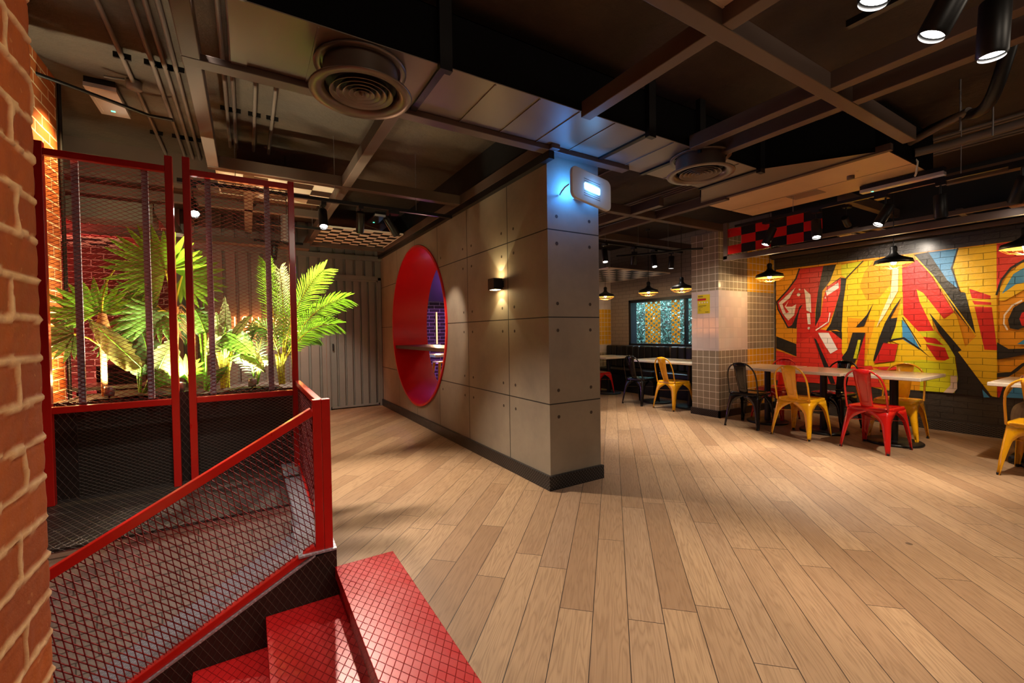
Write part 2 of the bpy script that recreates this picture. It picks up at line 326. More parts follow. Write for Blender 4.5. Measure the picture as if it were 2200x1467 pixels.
def lattice(poly,ex,ey,w,h,to3,nrm,th,dp):
    """criss-cross wire mesh filling a convex polygon; diamond w along ex, h along ey"""
    b=MB(); cx=sum(p[0] for p in poly)/len(poly); cy=sum(p[1] for p in poly)/len(poly); rad=max(math.hypot(p[0]-cx,p[1]-cy) for p in poly)
    for sg in (1,-1):
        d=(ex[0]*w+sg*ey[0]*h,ex[1]*w+sg*ey[1]*h); L=math.hypot(*d); d=(d[0]/L,d[1]/L)
        st=(ex[0]*w,ex[1]*w); per=abs(st[0]*d[1]-st[1]*d[0]); N=int(rad/per)+2
        for k in range(-N,N+1):
            p=(cx+st[0]*k,cy+st[1]*k); c=clip(poly,p,d)
            if c: b.bar(to3(p[0]+c[0]*d[0],p[1]+c[0]*d[1]),to3(p[0]+c[1]*d[0],p[1]+c[1]*d[1]),th,dp,nrm)
    return b
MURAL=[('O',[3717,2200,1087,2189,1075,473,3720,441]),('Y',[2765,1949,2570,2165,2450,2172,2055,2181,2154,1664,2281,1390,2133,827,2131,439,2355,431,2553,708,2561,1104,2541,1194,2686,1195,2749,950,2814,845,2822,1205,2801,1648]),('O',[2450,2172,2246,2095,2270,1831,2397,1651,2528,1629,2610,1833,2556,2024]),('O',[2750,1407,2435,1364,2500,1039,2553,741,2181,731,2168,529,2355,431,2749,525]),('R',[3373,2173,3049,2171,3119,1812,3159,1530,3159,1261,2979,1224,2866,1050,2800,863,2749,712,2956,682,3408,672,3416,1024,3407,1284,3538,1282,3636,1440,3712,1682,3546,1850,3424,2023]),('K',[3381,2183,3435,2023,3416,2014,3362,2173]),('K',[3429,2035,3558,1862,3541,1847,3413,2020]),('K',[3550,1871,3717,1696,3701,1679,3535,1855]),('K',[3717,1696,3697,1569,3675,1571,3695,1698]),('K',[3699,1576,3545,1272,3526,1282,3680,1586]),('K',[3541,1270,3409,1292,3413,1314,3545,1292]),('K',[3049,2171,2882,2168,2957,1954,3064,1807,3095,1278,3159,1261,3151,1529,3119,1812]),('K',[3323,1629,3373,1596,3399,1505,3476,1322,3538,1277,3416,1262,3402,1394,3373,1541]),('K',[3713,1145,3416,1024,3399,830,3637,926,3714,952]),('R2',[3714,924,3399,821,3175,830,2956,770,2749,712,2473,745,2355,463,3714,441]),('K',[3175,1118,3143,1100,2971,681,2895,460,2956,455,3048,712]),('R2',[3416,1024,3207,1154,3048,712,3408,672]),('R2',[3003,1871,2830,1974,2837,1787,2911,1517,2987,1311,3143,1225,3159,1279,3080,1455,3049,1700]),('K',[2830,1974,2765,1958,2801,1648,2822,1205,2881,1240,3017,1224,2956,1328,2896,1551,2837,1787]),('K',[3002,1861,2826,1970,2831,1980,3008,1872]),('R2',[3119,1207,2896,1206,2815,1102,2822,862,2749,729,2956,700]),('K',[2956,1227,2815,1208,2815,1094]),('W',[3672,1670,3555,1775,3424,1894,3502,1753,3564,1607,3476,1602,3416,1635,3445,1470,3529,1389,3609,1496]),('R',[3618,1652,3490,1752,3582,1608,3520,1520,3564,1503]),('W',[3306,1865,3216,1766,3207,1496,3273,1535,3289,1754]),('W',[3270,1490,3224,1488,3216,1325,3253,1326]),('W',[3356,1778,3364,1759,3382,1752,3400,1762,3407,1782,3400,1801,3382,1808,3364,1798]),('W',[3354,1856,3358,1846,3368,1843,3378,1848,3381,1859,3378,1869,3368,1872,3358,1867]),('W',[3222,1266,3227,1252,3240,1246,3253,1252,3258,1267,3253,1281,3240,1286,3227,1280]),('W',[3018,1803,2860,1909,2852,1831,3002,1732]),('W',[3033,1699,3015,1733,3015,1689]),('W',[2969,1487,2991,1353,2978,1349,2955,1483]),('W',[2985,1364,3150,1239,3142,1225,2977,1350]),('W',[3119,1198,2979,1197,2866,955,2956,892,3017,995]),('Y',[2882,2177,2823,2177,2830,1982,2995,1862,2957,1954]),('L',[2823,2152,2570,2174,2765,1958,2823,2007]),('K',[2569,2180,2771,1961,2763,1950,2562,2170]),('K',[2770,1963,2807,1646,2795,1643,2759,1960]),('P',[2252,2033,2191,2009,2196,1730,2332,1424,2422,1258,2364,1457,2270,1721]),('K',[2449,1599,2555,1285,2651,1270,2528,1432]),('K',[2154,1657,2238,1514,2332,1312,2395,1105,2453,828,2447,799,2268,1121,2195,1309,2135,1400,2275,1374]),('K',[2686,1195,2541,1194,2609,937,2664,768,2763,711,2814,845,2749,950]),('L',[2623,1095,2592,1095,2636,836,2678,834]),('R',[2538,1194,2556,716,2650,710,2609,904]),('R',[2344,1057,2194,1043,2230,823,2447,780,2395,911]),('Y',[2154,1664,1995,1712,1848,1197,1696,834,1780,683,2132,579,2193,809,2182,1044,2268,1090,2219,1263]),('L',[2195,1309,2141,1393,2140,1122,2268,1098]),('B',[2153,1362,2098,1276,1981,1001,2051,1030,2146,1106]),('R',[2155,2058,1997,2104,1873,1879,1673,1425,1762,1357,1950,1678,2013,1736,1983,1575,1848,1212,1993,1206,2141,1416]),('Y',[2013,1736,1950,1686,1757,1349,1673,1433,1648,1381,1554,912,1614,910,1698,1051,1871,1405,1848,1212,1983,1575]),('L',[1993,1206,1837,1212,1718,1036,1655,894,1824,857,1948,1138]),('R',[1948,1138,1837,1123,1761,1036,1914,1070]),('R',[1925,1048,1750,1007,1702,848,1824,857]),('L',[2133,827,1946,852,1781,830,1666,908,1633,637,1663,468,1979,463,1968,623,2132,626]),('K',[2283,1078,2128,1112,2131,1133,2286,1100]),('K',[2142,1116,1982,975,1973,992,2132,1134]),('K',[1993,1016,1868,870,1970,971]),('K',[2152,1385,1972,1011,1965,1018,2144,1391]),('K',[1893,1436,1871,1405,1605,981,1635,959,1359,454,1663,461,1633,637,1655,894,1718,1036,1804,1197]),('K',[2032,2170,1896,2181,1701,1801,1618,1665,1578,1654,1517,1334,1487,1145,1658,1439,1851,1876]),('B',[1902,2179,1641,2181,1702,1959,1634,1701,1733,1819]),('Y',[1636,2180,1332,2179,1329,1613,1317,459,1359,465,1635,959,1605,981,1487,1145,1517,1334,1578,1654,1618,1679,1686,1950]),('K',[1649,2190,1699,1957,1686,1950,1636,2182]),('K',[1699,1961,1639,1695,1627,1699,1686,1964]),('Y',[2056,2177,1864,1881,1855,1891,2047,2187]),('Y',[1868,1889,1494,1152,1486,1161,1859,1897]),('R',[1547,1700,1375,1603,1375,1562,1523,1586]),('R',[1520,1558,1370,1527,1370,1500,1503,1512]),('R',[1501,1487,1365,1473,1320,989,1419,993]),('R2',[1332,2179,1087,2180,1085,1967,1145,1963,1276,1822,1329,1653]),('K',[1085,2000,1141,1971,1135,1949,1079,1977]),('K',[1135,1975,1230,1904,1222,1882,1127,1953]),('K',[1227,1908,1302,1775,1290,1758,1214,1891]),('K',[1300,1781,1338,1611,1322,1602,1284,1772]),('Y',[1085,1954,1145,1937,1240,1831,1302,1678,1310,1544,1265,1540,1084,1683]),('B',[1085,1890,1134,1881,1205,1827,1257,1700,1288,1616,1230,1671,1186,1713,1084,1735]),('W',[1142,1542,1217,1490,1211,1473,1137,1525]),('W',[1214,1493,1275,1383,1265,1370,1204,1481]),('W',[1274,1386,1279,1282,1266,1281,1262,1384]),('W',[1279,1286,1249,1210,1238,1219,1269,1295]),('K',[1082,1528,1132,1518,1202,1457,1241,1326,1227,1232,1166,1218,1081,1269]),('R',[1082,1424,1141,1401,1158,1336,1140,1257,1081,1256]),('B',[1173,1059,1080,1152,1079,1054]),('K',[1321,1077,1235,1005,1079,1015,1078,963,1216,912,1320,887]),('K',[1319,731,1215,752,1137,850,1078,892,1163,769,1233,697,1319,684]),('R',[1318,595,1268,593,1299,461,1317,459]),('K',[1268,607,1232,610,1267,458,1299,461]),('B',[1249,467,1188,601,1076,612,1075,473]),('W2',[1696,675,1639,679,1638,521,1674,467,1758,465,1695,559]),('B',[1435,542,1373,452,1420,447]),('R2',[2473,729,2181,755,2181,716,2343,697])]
simple('recess_brown',(.24,.19,.15),.8)
# ================================================================ the setting
def q(b,vs): b.add(vs,[tuple(range(len(vs)))]); return b
b=MB(); q(b,[(.385,-3,0),(7.3,-3,0),(7.3,9.4,0),(.385,9.4,0)]); q(b,[(-4,4.4,0),(.385,4.4,0),(.385,9.4,0),(-4,9.4,0)])
struct(b.build('floor','wood_planks',fix=False))
b=MB(); b.box(-4.2,7.4,-3.2,9.5,3.12,3.25); struct(b.build('ceiling','slab'))
b=MB(); b.box(-4.2,7.4,-3.2,-3,-2.1,3.2); struct(b.build('wall_back','slab'))
b=MB(); b.box(7.2,7.4,-3,3.74,0,3.2); struct(b.build('wall_right','black_painted_brick'))
# dining end wall with the window opening
b=MB(); b.box(7.2,7.4,3.74,5.0,0,3.12); b.box(7.2,7.4,6.83,9.4,0,3.12); b.box(7.2,7.4,5.0,6.83,0,.95); b.box(7.2,7.4,5.0,6.83,1.93,3.12)
struct(b.build('wall_window','pale_painted_brick'))
b=MB(); b.box(2.5,7.4,9.3,9.5,0,3.12); struct(b.build('wall_far','dark_brick'))
b=MB(); b.box(2.6,4.2,9.15,9.299,1.98,3.12); struct(b.build('trim_8','black_matte'))
b=MB(); b.box(6.5,7.2,7.4,7.55,.95,1.77); b.k=1; b.box(6.5,7.2,7.4,7.55,1.77,3.12); b.box(6.5,7.2,7.4,7.55,.78,.95); b.k=2; b.box(6.5,7.2,7.4,7.55,0,.78)
struct(b.build('wall_tiled',['yellow_tiles','white_tiles','grey_tiles']))
b=MB(); b.box(4.2,6.5,7.4,7.55,0,3.12); struct(b.build('wall_light_blocker','black_matte'))  # added wall, keeps the violet light out of the dining side
b=MB(); b.box(2.1,2.5,2.84,7.86,2.68,3.12); struct(b.build('trim_9','black_matte'))  # added closure over the concrete wall, stops violet light leaking across
# corrugated metal wall
def wave(b,x0,x1,y,z0,z1,pitch=.19,dp=.055):
    xs=[]; x=x0; 
    while x<x1-.001:
        for f,d in ((0,0),(.72,0),(.74,dp),(.98,dp)):
            if x+f*pitch<x1: xs.append((x+f*pitch,y+d))
        x+=pitch
    xs.append((x1,y)); vs=[]
    for X,Y in xs: vs+=[(X,Y,z0),(X,Y,z1)]
    b.add(vs,[(2*i,2*i+2,2*i+3,2*i+1) for i in range(len(xs)-1)])
b=MB(); wave(b,-.92,1.13,7.86,0,3.12,.165); wave(b,1.13,2.05,7.86,2.29,3.12,.165); b.box(-.95,2.06,7.92,8.0,0,3.12)
b.box(-.95,2.06,7.8,7.86,2.56,2.64)
struct(b.build('wall_corrugated','corrugated',fix=False))
t=MB(); wave(t,1.19,1.97,7.85,.03,2.2,.13,.045); t.box(1.17,1.19,7.83,7.89,.02,2.22); t.box(1.97,1.99,7.83,7.89,.02,2.22); t.box(1.17,1.99,7.83,7.89,2.19,2.22); t.box(1.17,1.99,7.83,7.89,.02,.05)
door=struct(t.build('door_1','corrugated',fix=False)); ORG[door.name]=Vector((0,0,0))
t=MB(); t.box(1.12,1.17,7.80,7.86,0,2.27); t.box(1.99,2.04,7.80,7.86,0,2.27); t.box(1.12,2.04,7.80,7.86,2.22,2.29); struct(t.build('door_frame','corrugated',door))
t=MB(); t.box(1.215,1.235,7.80,7.83,1.0,1.12); t.build('door_handle','black_metal',door)
b=MB(); b.box(-4,-.92,7.85,8.0,0,3.12); struct(b.build('wall_red_brick','red_brick'))
b=MB(); b.box(-4.2,-4,-3,8,-2.1,3.12); struct(b.build('wall_left','slab'))
# stub wall of brightly lit orange brick beside the planter
b=MB(); b.box(-1.6,-1.125,3.86,4.33,.25,3.12); struct(b.build('wall_orange_brick','orange_brick'))
# concrete panel wall with the round opening
def conc():
    b=MB(); X0,X1,Y0,Y1,Z1=2.05,2.59,2.80,7.86,2.68; cy,cz,R=5.97,1.376,1.105; N=96
    ang=set(2*math.pi*i/N for i in range(N))
    for yy,zz in ((Y0,0),(Y1,0),(Y0,Z1),(Y1,Z1)): ang.add(math.atan2(zz-cz,yy-cy)%(2*math.pi))
    ang=sorted(ang)
    def rect(a):
        c,s=math.cos(a),math.sin(a); t=min(((Y1-cy)/c if c>0 else (Y0-cy)/c) if abs(c)>1e-9 else 1e9, ((Z1-cz)/s if s>0 else (0-cz)/s) if abs(s)>1e-9 else 1e9)
        return (cy+t*c,cz+t*s)
    n=len(ang)
    for X,fl in ((X0,0),(X1,1)):
        vs=[(X,cy+R*math.cos(a),cz+R*math.sin(a)) for a in ang]+[(X,)+rect(a) for a in ang]
        b.add(vs,[(i,(i+1)%n,(i+1)%n+n,i+n) if fl else (i,i+n,(i+1)%n+n,(i+1)%n) for i in range(n)])
    q(b,[(X0,Y0,0),(X1,Y0,0),(X1,Y0,Z1),(X0,Y0,Z1)]); q(b,[(X0,Y1,0),(X0,Y1,Z1),(X1,Y1,Z1),(X1,Y1,0)]); q(b,[(X0,Y0,Z1),(X1,Y0,Z1),(X1,Y1,Z1),(X0,Y1,Z1)])
    # form-tie recesses: dished cups
    b.k=1
    js=[3.4234+.85413*k for k in range(6)]
    for z in (.579,.794,1.28,1.4965,1.979,2.195):
        for j in js[:4]:
            for y in (j-.107,j+.107):
                if (y-cy)**2+(z-cz)**2<(R+.05)**2: continue
                b.disc((X0-.0012,y,z),.014,16,(-1,0,0))
        for x in (X0+.09,X1-.105): b.disc((x,Y0-.0012,z),.0145,16,(0,-1,0))
    return b
cw=struct(conc().build('wall_concrete',['cast_concrete','recess_brown'],fix=False)); ORG[cw.name]=Vector((0,0,0))
b=MB()
b.prism([(2.02,2.77),(2.60,2.77),(2.60,2.80),(2.05,2.80),(2.05,7.86),(2.02,7.86)],'z',0,.115)
struct(b.build('baseboard_concrete','skirt_plate',bevel=.003))
# tiled pier between the two dining zones
def pier():
    b=MB(); X0,X1,Y0,Y1=5.74,7.2,3.75,4.19
    for z0,z1,m in ((0,.96,0),(.96,1.83,1),(1.83,2.66,0)):
        b.k=m; q(b,[(X0,Y1,z0),(X0,Y0,z0),(X0,Y0,z1),(X0,Y1,z1)]); q(b,[(X0,Y0,z0),(6.46,Y0,z0),(6.46,Y0,z1),(X0,Y0,z1)])
    for z0,z1,m in ((0,.96,2),(.96,1.83,0),(1.83,2.66,2)):
        b.k=m; q(b,[(6.46,Y0,z0),(X1,Y0,z0),(X1,Y0,z1),(6.46,Y0,z1)])
    b.k=0; q(b,[(X0,Y1,0),(X0,Y1,2.66),(X1,Y1,2.66),(X1,Y1,0)]); q(b,[(X0,Y0,2.66),(X1,Y0,2.66),(X1,Y1,2.66),(X0,Y1,2.66)])
    return b
struct(pier().build('wall_pier',['grey_tiles','white_tiles','yellow_tiles'],fix=False))
b=MB(); b.box(5.715,5.74,3.725,4.2,0,.1); b.box(5.715,7.2,3.725,3.75,0,.1); struct(b.build('baseboard_pier','skirt_plate'))
b=MB(); b.box(7.17,7.2,-3,3.725,0,.12); struct(b.build('baseboard_right','dark_plate'))
# painted mural: thin coats of paint on the brick wall
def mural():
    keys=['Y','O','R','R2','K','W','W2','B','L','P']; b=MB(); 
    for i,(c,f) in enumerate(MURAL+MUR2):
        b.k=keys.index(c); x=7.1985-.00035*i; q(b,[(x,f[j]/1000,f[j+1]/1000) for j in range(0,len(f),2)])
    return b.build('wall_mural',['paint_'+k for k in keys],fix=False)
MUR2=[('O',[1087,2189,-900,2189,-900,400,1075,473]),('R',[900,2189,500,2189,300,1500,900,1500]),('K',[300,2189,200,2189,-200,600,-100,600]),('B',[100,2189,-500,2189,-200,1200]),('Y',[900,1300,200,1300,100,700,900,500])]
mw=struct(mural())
# near brick wall with thick hand-pointed mortar, in relief
def near_wall():
    import numpy as np
    rs=np.random.RandomState(3); st=.006; ys=np.arange(-.25,1.2201,st); zs=np.arange(-.9,3.121,st); Y,Z=np.meshgrid(ys,zs,indexing='ij')
    def sn(fy,fz,seed,am):
        r=np.random.RandomState(seed); o=0
        for _ in range(7):
            a=r.uniform(0,6.28); k=r.uniform(.5,1.6); o=o+np.sin(Y*fy*k*math.cos(a)*6.28+Z*fz*k*math.sin(a)*6.28+r.uniform(0,6.28))
        return o*am/2.6
    wz=Z+sn(5,5,1,.0022)+sn(16,14,2,.0012); wy=Y+sn(6,6,4,.003)+sn(18,18,5,.0012)
    H=.0775; row=np.floor(wz/H+.12); fz=(wz/H+.12-row)*H; L=.255; sh=np.where(row.astype(int)%2==0,0,.5)*L+(row*37%11)*.004
    yy=(1.22-wy)+sh; fy=(yy/L-np.floor(yy/L))*L
    dz=np.minimum(fz,H-fz); dy=np.minimum(fy,L-fy); hw=.0062+sn(9,9,6,.0016)+sn(30,30,7,.0008)
    dm=np.minimum(dz,dy)-hw; mask=np.clip(.5-dm/.003,0,1)
    hb=sn(20,20,8,.0006)+np.clip(dm/.006,0,1)*.003; hm=.0058+sn(24,24,9,.0012)
    h=hb*(1-mask)+hm*mask
    X=-.352+h; ny,nz=Y.shape
    # rounded far corner
    edge=np.clip((1.22-Y)/.008,0,1); X=X-(1-np.sqrt(np.clip(1-(1-edge)**2,0,1)))*.008; Yp=np.where(np.arange(ny)[:,None]==ny-1,Y+h*.9,Y)
    v=np.stack([X,Yp,Z],-1).reshape(-1,3); idx=np.arange(ny*nz).reshape(ny,nz)
    f=np.stack([idx[:-1,:-1],idx[1:,:-1],idx[1:,1:],idx[:-1,1:]],-1).reshape(-1,4)
    base=len(v); last=idx[-1]; v2=v[last].copy(); v2[:,0]=-.75; v=np.concatenate([v,v2]); i2=np.arange(nz)+base
    f=np.concatenate([f,np.stack([last[:-1],i2[:-1],i2[1:],last[1:]],-1)])
    me=D.meshes.new('wall_near_brick'); me.from_pydata(v.tolist(),[],f.tolist()); a=me.attributes.new('mortar','FLOAT','POINT')
    mm=np.concatenate([mask.reshape(-1),np.full(nz,.2)]).astype(np.float32); a.data.foreach_set('value',mm)
    br=(rs.rand(9999)[(row.astype(int)*13+np.floor(yy/L).astype(int)*7)%9999]); a2=me.attributes.new('tone','FLOAT','POINT'); a2.data.foreach_set('value',np.concatenate([br.reshape(-1),np.full(nz,.5)]).astype(np.float32))
    me.polygons.foreach_set('use_smooth',[True]*len(f))
    t=NT('old_brick_thick_mortar'); at=t.n('ShaderNodeAttribute',attribute_name='mortar'); a2=t.n('ShaderNodeAttribute',attribute_name='tone')
    n=t.noise(18,6); n2=t.noise(70,4,rough=.7); c=t.mix(a2.outputs['Fac'],lin((.66,.33,.10)),lin((.76,.41,.13)))
    c=t.mix(t.math('MULTIPLY',n,.55),c,lin((.47,.21,.07))); sp=t.math('GREATER_THAN',t.noise(38,2),.70); c=t.mix(t.math('MULTIPLY',sp,.35),c,lin((.85,.62,.38)))
    mo=t.mix(n2,lin((.95,.83,.63)),lin((.80,.65,.47))); t.base(t.mix(at.outputs['Fac'],c,mo)); t.rough(.62); t.bump(n2,.35,.004)
    me.materials.append(t.m); o=D.objects.new('wall_near_brick',me); COL.objects.link(o); return o
struct(near_wall())
b=MB(); b.box(-4,-.75,-3,1.21,-2.1,3.12); b.box(-.75,-.36,-3,-.25,-2.1,3.12); struct(b.build('wall_near_core','slab'))
# ledge with painted brick front under the planters, stairwell and stringer
b=MB(); b.box(-4,.2,2.96,4.4,-2.1,.235); struct(b.build('wall_ledge','white_painted_brick'))
b=MB(); b.box(-4,.2,2.94,4.42,.235,.25); b.box(.2,.3,3.5,4.42,.235,.25); struct(b.build('trim_1','dark_plate'))
b=MB(); S=lambda x:.09+.535*(x-.28)
b.prism([(.385,-.3),(.385,.10),(.28,.09),(-2.2,S(-2.2)),(-2.2,S(-2.2)-.9),(.385,-.45)],'y',2.5,2.96); struct(b.build('trim_2','dark_plate_big'))
b=MB(); b.prism([(.28,.092),(-2.2,S(-2.2)+.002),(-2.2,S(-2.2)+.012),(.28,.102)],'y',2.5,2.955)
b.prism([(2.50,.102),(2.96,.13),(3.6,.25),(3.6,.262),(2.96,.142),(2.50,.112)],'x',.2,.387); b.box(.2,.387,3.6,4.42,.25,.262)
struct(b.build('trim_3','silver_plate'))
b=MB(); b.prism([(2.96,-.3),(2.96,.13),(3.6,.25),(4.42,.25),(4.42,-.3)],'x',.2,.385); struct(b.build('trim_4','dark_plate'))
# stairwell sides
b=MB(); b.box(.692,.74,-3,2.5,-2.1,-.002); struct(b.build('wall_stairwell_side','slab'))
b=MB(); b.box(.386,.74,2.5,2.56,-2.1,-.002); struct(b.build('wall_stairwell_end','slab'))
b=MB(); b.box(-4,7.3,-3,9.5,-2.3,-2.1); struct(b.build('floor_stairwell','slab'))
st=thing('staircase','red diamond-plate metal stairs going down beside the mesh railing','stairs',(.375,1.2,0))
ed=[.69,.375,.044,-.256,-.556,-.86,-1.16,-1.46]; zt=[.012,-.145,-.30,-.455,-.61,-.765,-.92]
for i,z in enumerate(zt):
    b=MB(); a,c=ed[i+1],ed[i]; yb=1.235 if a<-.34 else -.245
    b.box(a,c+(.03 if i else 0),-.6 if i==0 else yb,2.498,z-.012,z); b.box(a,a+.008,-.6 if i==0 else yb,2.498,z-.06,z-.012)
    if i<len(zt)-1: b.box(a+.02,a+.03,yb,2.498,zt[i+1],z-.012)
    b.build('stair_tread','red_plate',st,bevel=.002)
b=MB(); b.box(.66,.69,-.6,2.498,-.3,0); b.build('riser_support','red_plate',st)

# ceiling beams (steel box grid)
def beam(axis,c,a,d,n,z=2.66,w=.08,h=.10):
    if axis=='y': z+=.004; w-=.002
    b=MB(); (b.box(a,d,c-w/2,c+w/2,z,z+h) if axis=='x' else b.box(c-w/2,c+w/2,a,d,z,z+h)); struct(b.build('trim_%d'%n,'grey_beam',bevel=.004))
k=10
for ax,c,a,d in [('x',2.74,-.25,2.86),('y',-.21,1.2,4.4),('y',.83,2.78,7.8),('y',2.04,2.66,7.85),('x',4.36,-.25,2.0),('x',7.4,.83,2.0),('x',1.25,1.3,4.3),('y',1.93,-.6,2.2),('y',2.98,-.6,2.16),('y',3.27,-.6,2.16),
    ('x',3.76,2.6,5.9),('x',4.9,2.6,7.2),('y',4.45,2.8,7.2),('y',4.0,3.3,7.2),('y',5.95,-.8,1.45),('x',2.2,5.6,7.2),('x',.3,3.2,7.2)]:
    if (ax,c)==('x',2.74): beam(ax,c,a,d,k,h=.038,w=.085)
    else: beam(ax,c,a,d,k)
    k+=1
for c,z in ((6.35,2.42),(6.75,2.40),(7.08,2.36)): beam('y',c,-1,3.72,k,z,.05,.05); k+=1
for y in (3.3,2.35,1.45): 
    b=MB(); b.box(6.35,7.15,y-.025,y+.025,2.44,2.49); struct(b.build('trim_%d'%k,'grey_beam')); k+=1
b=MB(); b.box(7.12,7.199,-3,3.74,2.36,3.12); struct(b.build('trim_%d'%k,'black_matte')); k+=1
b=MB(); b.box(-1.9,.75,5.5,5.8,2.82,3.12); struct(b.build('trim_%d'%k,'grey_beam')); k+=1
b=MB(); b.box(-4,.8,6.9,7.1,2.52,2.60); b.box(-4,.8,5.6,5.68,2.66,2.74); b.box(-.8,-.7,5.8,7.1,2.56,2.66); b.box(.0,.08,4.4,6.9,2.66,2.74); struct(b.build('trim_%d'%k,'grey_beam')); k+=1
b=MB(); b.box(2.0,2.05,2.7,7.86,2.60,2.66); struct(b.build('trim_%d'%k,'black_metal')); k+=1

# ================================================================ window
win=D.objects.new('window_1',None); COL.objects.link(win); win['kind']='structure'; ORG[win.name]=Vector((0,0,0))
b=MB(); b.box(7.18,7.36,6.77,6.83,.95,1.93); b.box(7.18,7.36,5.0,6.83,.95,.99); b.box(7.18,7.36,5.0,6.83,1.87,1.93); b.box(7.25,7.33,5.42,5.46,.99,1.87); struct(b.build('window_frame','window_frame',win))
b=MB(); b.box(7.345,7.35,5.0,6.77,.99,1.87); struct(b.build('window_pane','glass',win))
def perforated(y0,y1):
    """orange sheet with round holes in a staggered grid"""
    b=MB(); p=.095; z0,z1=.99,1.87; x=7.335; r=.027; n=10
    def cell(cy,cz,cw,chh):
        # ring from circle to square cell
        pts=[]; 
        for i in range(n*2): a=2*math.pi*(i+.5)/(2*n); pts.append(a)
        inn=[(x,cy+r*math.cos(a),cz+r*math.sin(a)) for a in pts]; out=[]
        for a in pts:
            c,s=math.cos(a),math.sin(a); t=min(cw/2/max(abs(c),1e-6),chh/2/max(abs(s),1e-6)); out.append((x,min(max(cy+t*c,y0),y1),min(max(cz+t*s,z0),z1)))
        m=len(pts); b.add(inn+out,[(i,(i+1)%m,(i+1)%m+m,i+m) for i in range(m)])
    nc=max(2,round((y1-y0)/.07)); cw=(y1-y0)/nc
    for i in range(nc):
        zz=z0-(p/2 if i%2 else 0)
        while zz+p/2<z1+p/2: cell(y0+cw*(i+.5),zz+p/2,cw,p); zz+=p
    return b
gp='perforated screens inside the window'
for y0,y1,lab in ((6.10,6.50,'leftmost orange perforated strip hanging in the window'),(5.62,5.82,'narrow orange perforated strip in the middle of the window'),(5.1,5.33,'orange perforated strip at the window end beside the tiled pier')):
    tag(perforated(y0,y1).build('perforated_strip','orange_panel',fix=False),lab,'screen',gp)
def hedge():
    b=MB(); random.seed(5)
    for i in range(17000):
        c=Vector((7.95+random.random()*.4,4.4+random.random()*4.6,.5+random.random()*2.2)); a=Vector((random.gauss(0,1),random.gauss(0,1),random.gauss(0,1))).normalized(); t=a.cross(Vector((random.gauss(0,1),random.gauss(0,1),random.gauss(0,1)))).normalized(); l=.026+random.random()*.024
        b.add([c-a*l,c+t*l*.35,c+a*l,c-t*l*.35],[(0,1,2,3)])
    return b
h=hedge().build('hedge','hedge_leaf',fix=False); tag(h,'leafy green hedge growing outside the window','hedge',kind='stuff')
for y in (5.4,6.6,7.8): light('AREA',(7.75,y,2.6),80,(.60,.82,1),aim=(8.2,y-.1,1.3),size=.5)  # added area lights, stand in for daylight on the hedge
b=MB(); b.box(7.4,10,2,10,-.1,-.02); b.box(8.6,8.7,2,10,-.02,3.2); struct(b.build('ground_outside','slab'))

# ================================================================ round opening lining and shelf
rp=thing('round_window_lining','glossy red round lining through the concrete wall','wall opening',(2.32,5.97,1.376))
b=MB(); R=1.13; N=96
prof=[(2.03,R),(2.03,R-.03),(2.61,R-.03),(2.61,R),(2.59,R),(2.59,R-.026),(2.05,R-.026),(2.05,R)]
vs=[(x,5.97+r*math.cos(2*math.pi*i/N),1.376+r*math.sin(2*math.pi*i/N)) for x,r in prof for i in range(N)]
b.add(vs,[(j*N+i,j*N+(i+1)%N,((j+1)%8)*N+(i+1)%N,((j+1)%8)*N+i) for j in range(8) for i in range(N)],True)
lo=b.build('lining','red_tube_paint',rp); m=lo.modifiers.new('e','EDGE_SPLIT'); m.split_angle=R_(40)
b=MB(); b.box(2.06,2.62,4.905,7.035,1.035,1.085); tag(b.build('shelf','walnut',bevel=.004),'dark wooden counter shelf crossing the red round opening','shelf')

# ================================================================ air duct, diffusers, unit
dt=thing('air_duct','long black and beige rectangular air duct under the ceiling','duct',(2.2,2.4,2.85))
xs=[.0,.93,2.52,3.1,3.95]
for i in range(4):
    x0,x1=xs[i]+.012,xs[i+1]-.012
    b=MB(); b.box(x0,x1,2.19,2.2,2.705,3.0); b.k=1; b.box(x0,x1,2.19,2.77,2.7,2.705)
    n=max(2,round((x1-x0)/.3))
    for j in range(1,n): b.box(x0+(x1-x0)*j/n-.004,x0+(x1-x0)*j/n+.004,2.2,2.77,2.694,2.70)
    b.k=0; b.box(x0,x1,2.19,2.77,2.995,3.0); b.box(x0,x1,2.765,2.77,2.705,3.0)
    b.build('duct_section',['duct_black','duct_board'],dt)
    b=MB(); X=xs[i+1]; b.box(X-.02,X+.02,2.16,2.78,2.685,2.70); b.box(X-.035,X+.035,2.15,2.19,2.66,3.08); b.box(X-.02,X+.02,2.16,2.78,3.0,3.02)
    b.build('flange','black_metal',dt)
b=MB(); b.box(-.04,.03,2.18,2.78,2.69,2.70); b.box(-.02,-.005,2.18,2.78,2.70,3.0); b.build('end_cap','duct_board',dt)
b=MB()
b.add([(3.96,2.19,2.7),(4.42,1.50,2.7),(4.42,3.1,2.7),(3.96,2.77,2.7),(3.96,2.19,3.02),(4.42,1.50,3.06),(4.42,3.1,3.06),(3.96,2.77,3.02)],[(0,1,2,3)]); b.k=1; b.add(b.v[:8],[(0,4,5,1),(3,2,6,7),(4,7,6,5)])
b.build('flared_section',['duct_board','duct_black'],dt,fix=False)
ac=thing('fan_coil_unit','large beige-bottomed air conditioning unit at the end of the duct','air conditioner',(4.95,2.3,2.7))
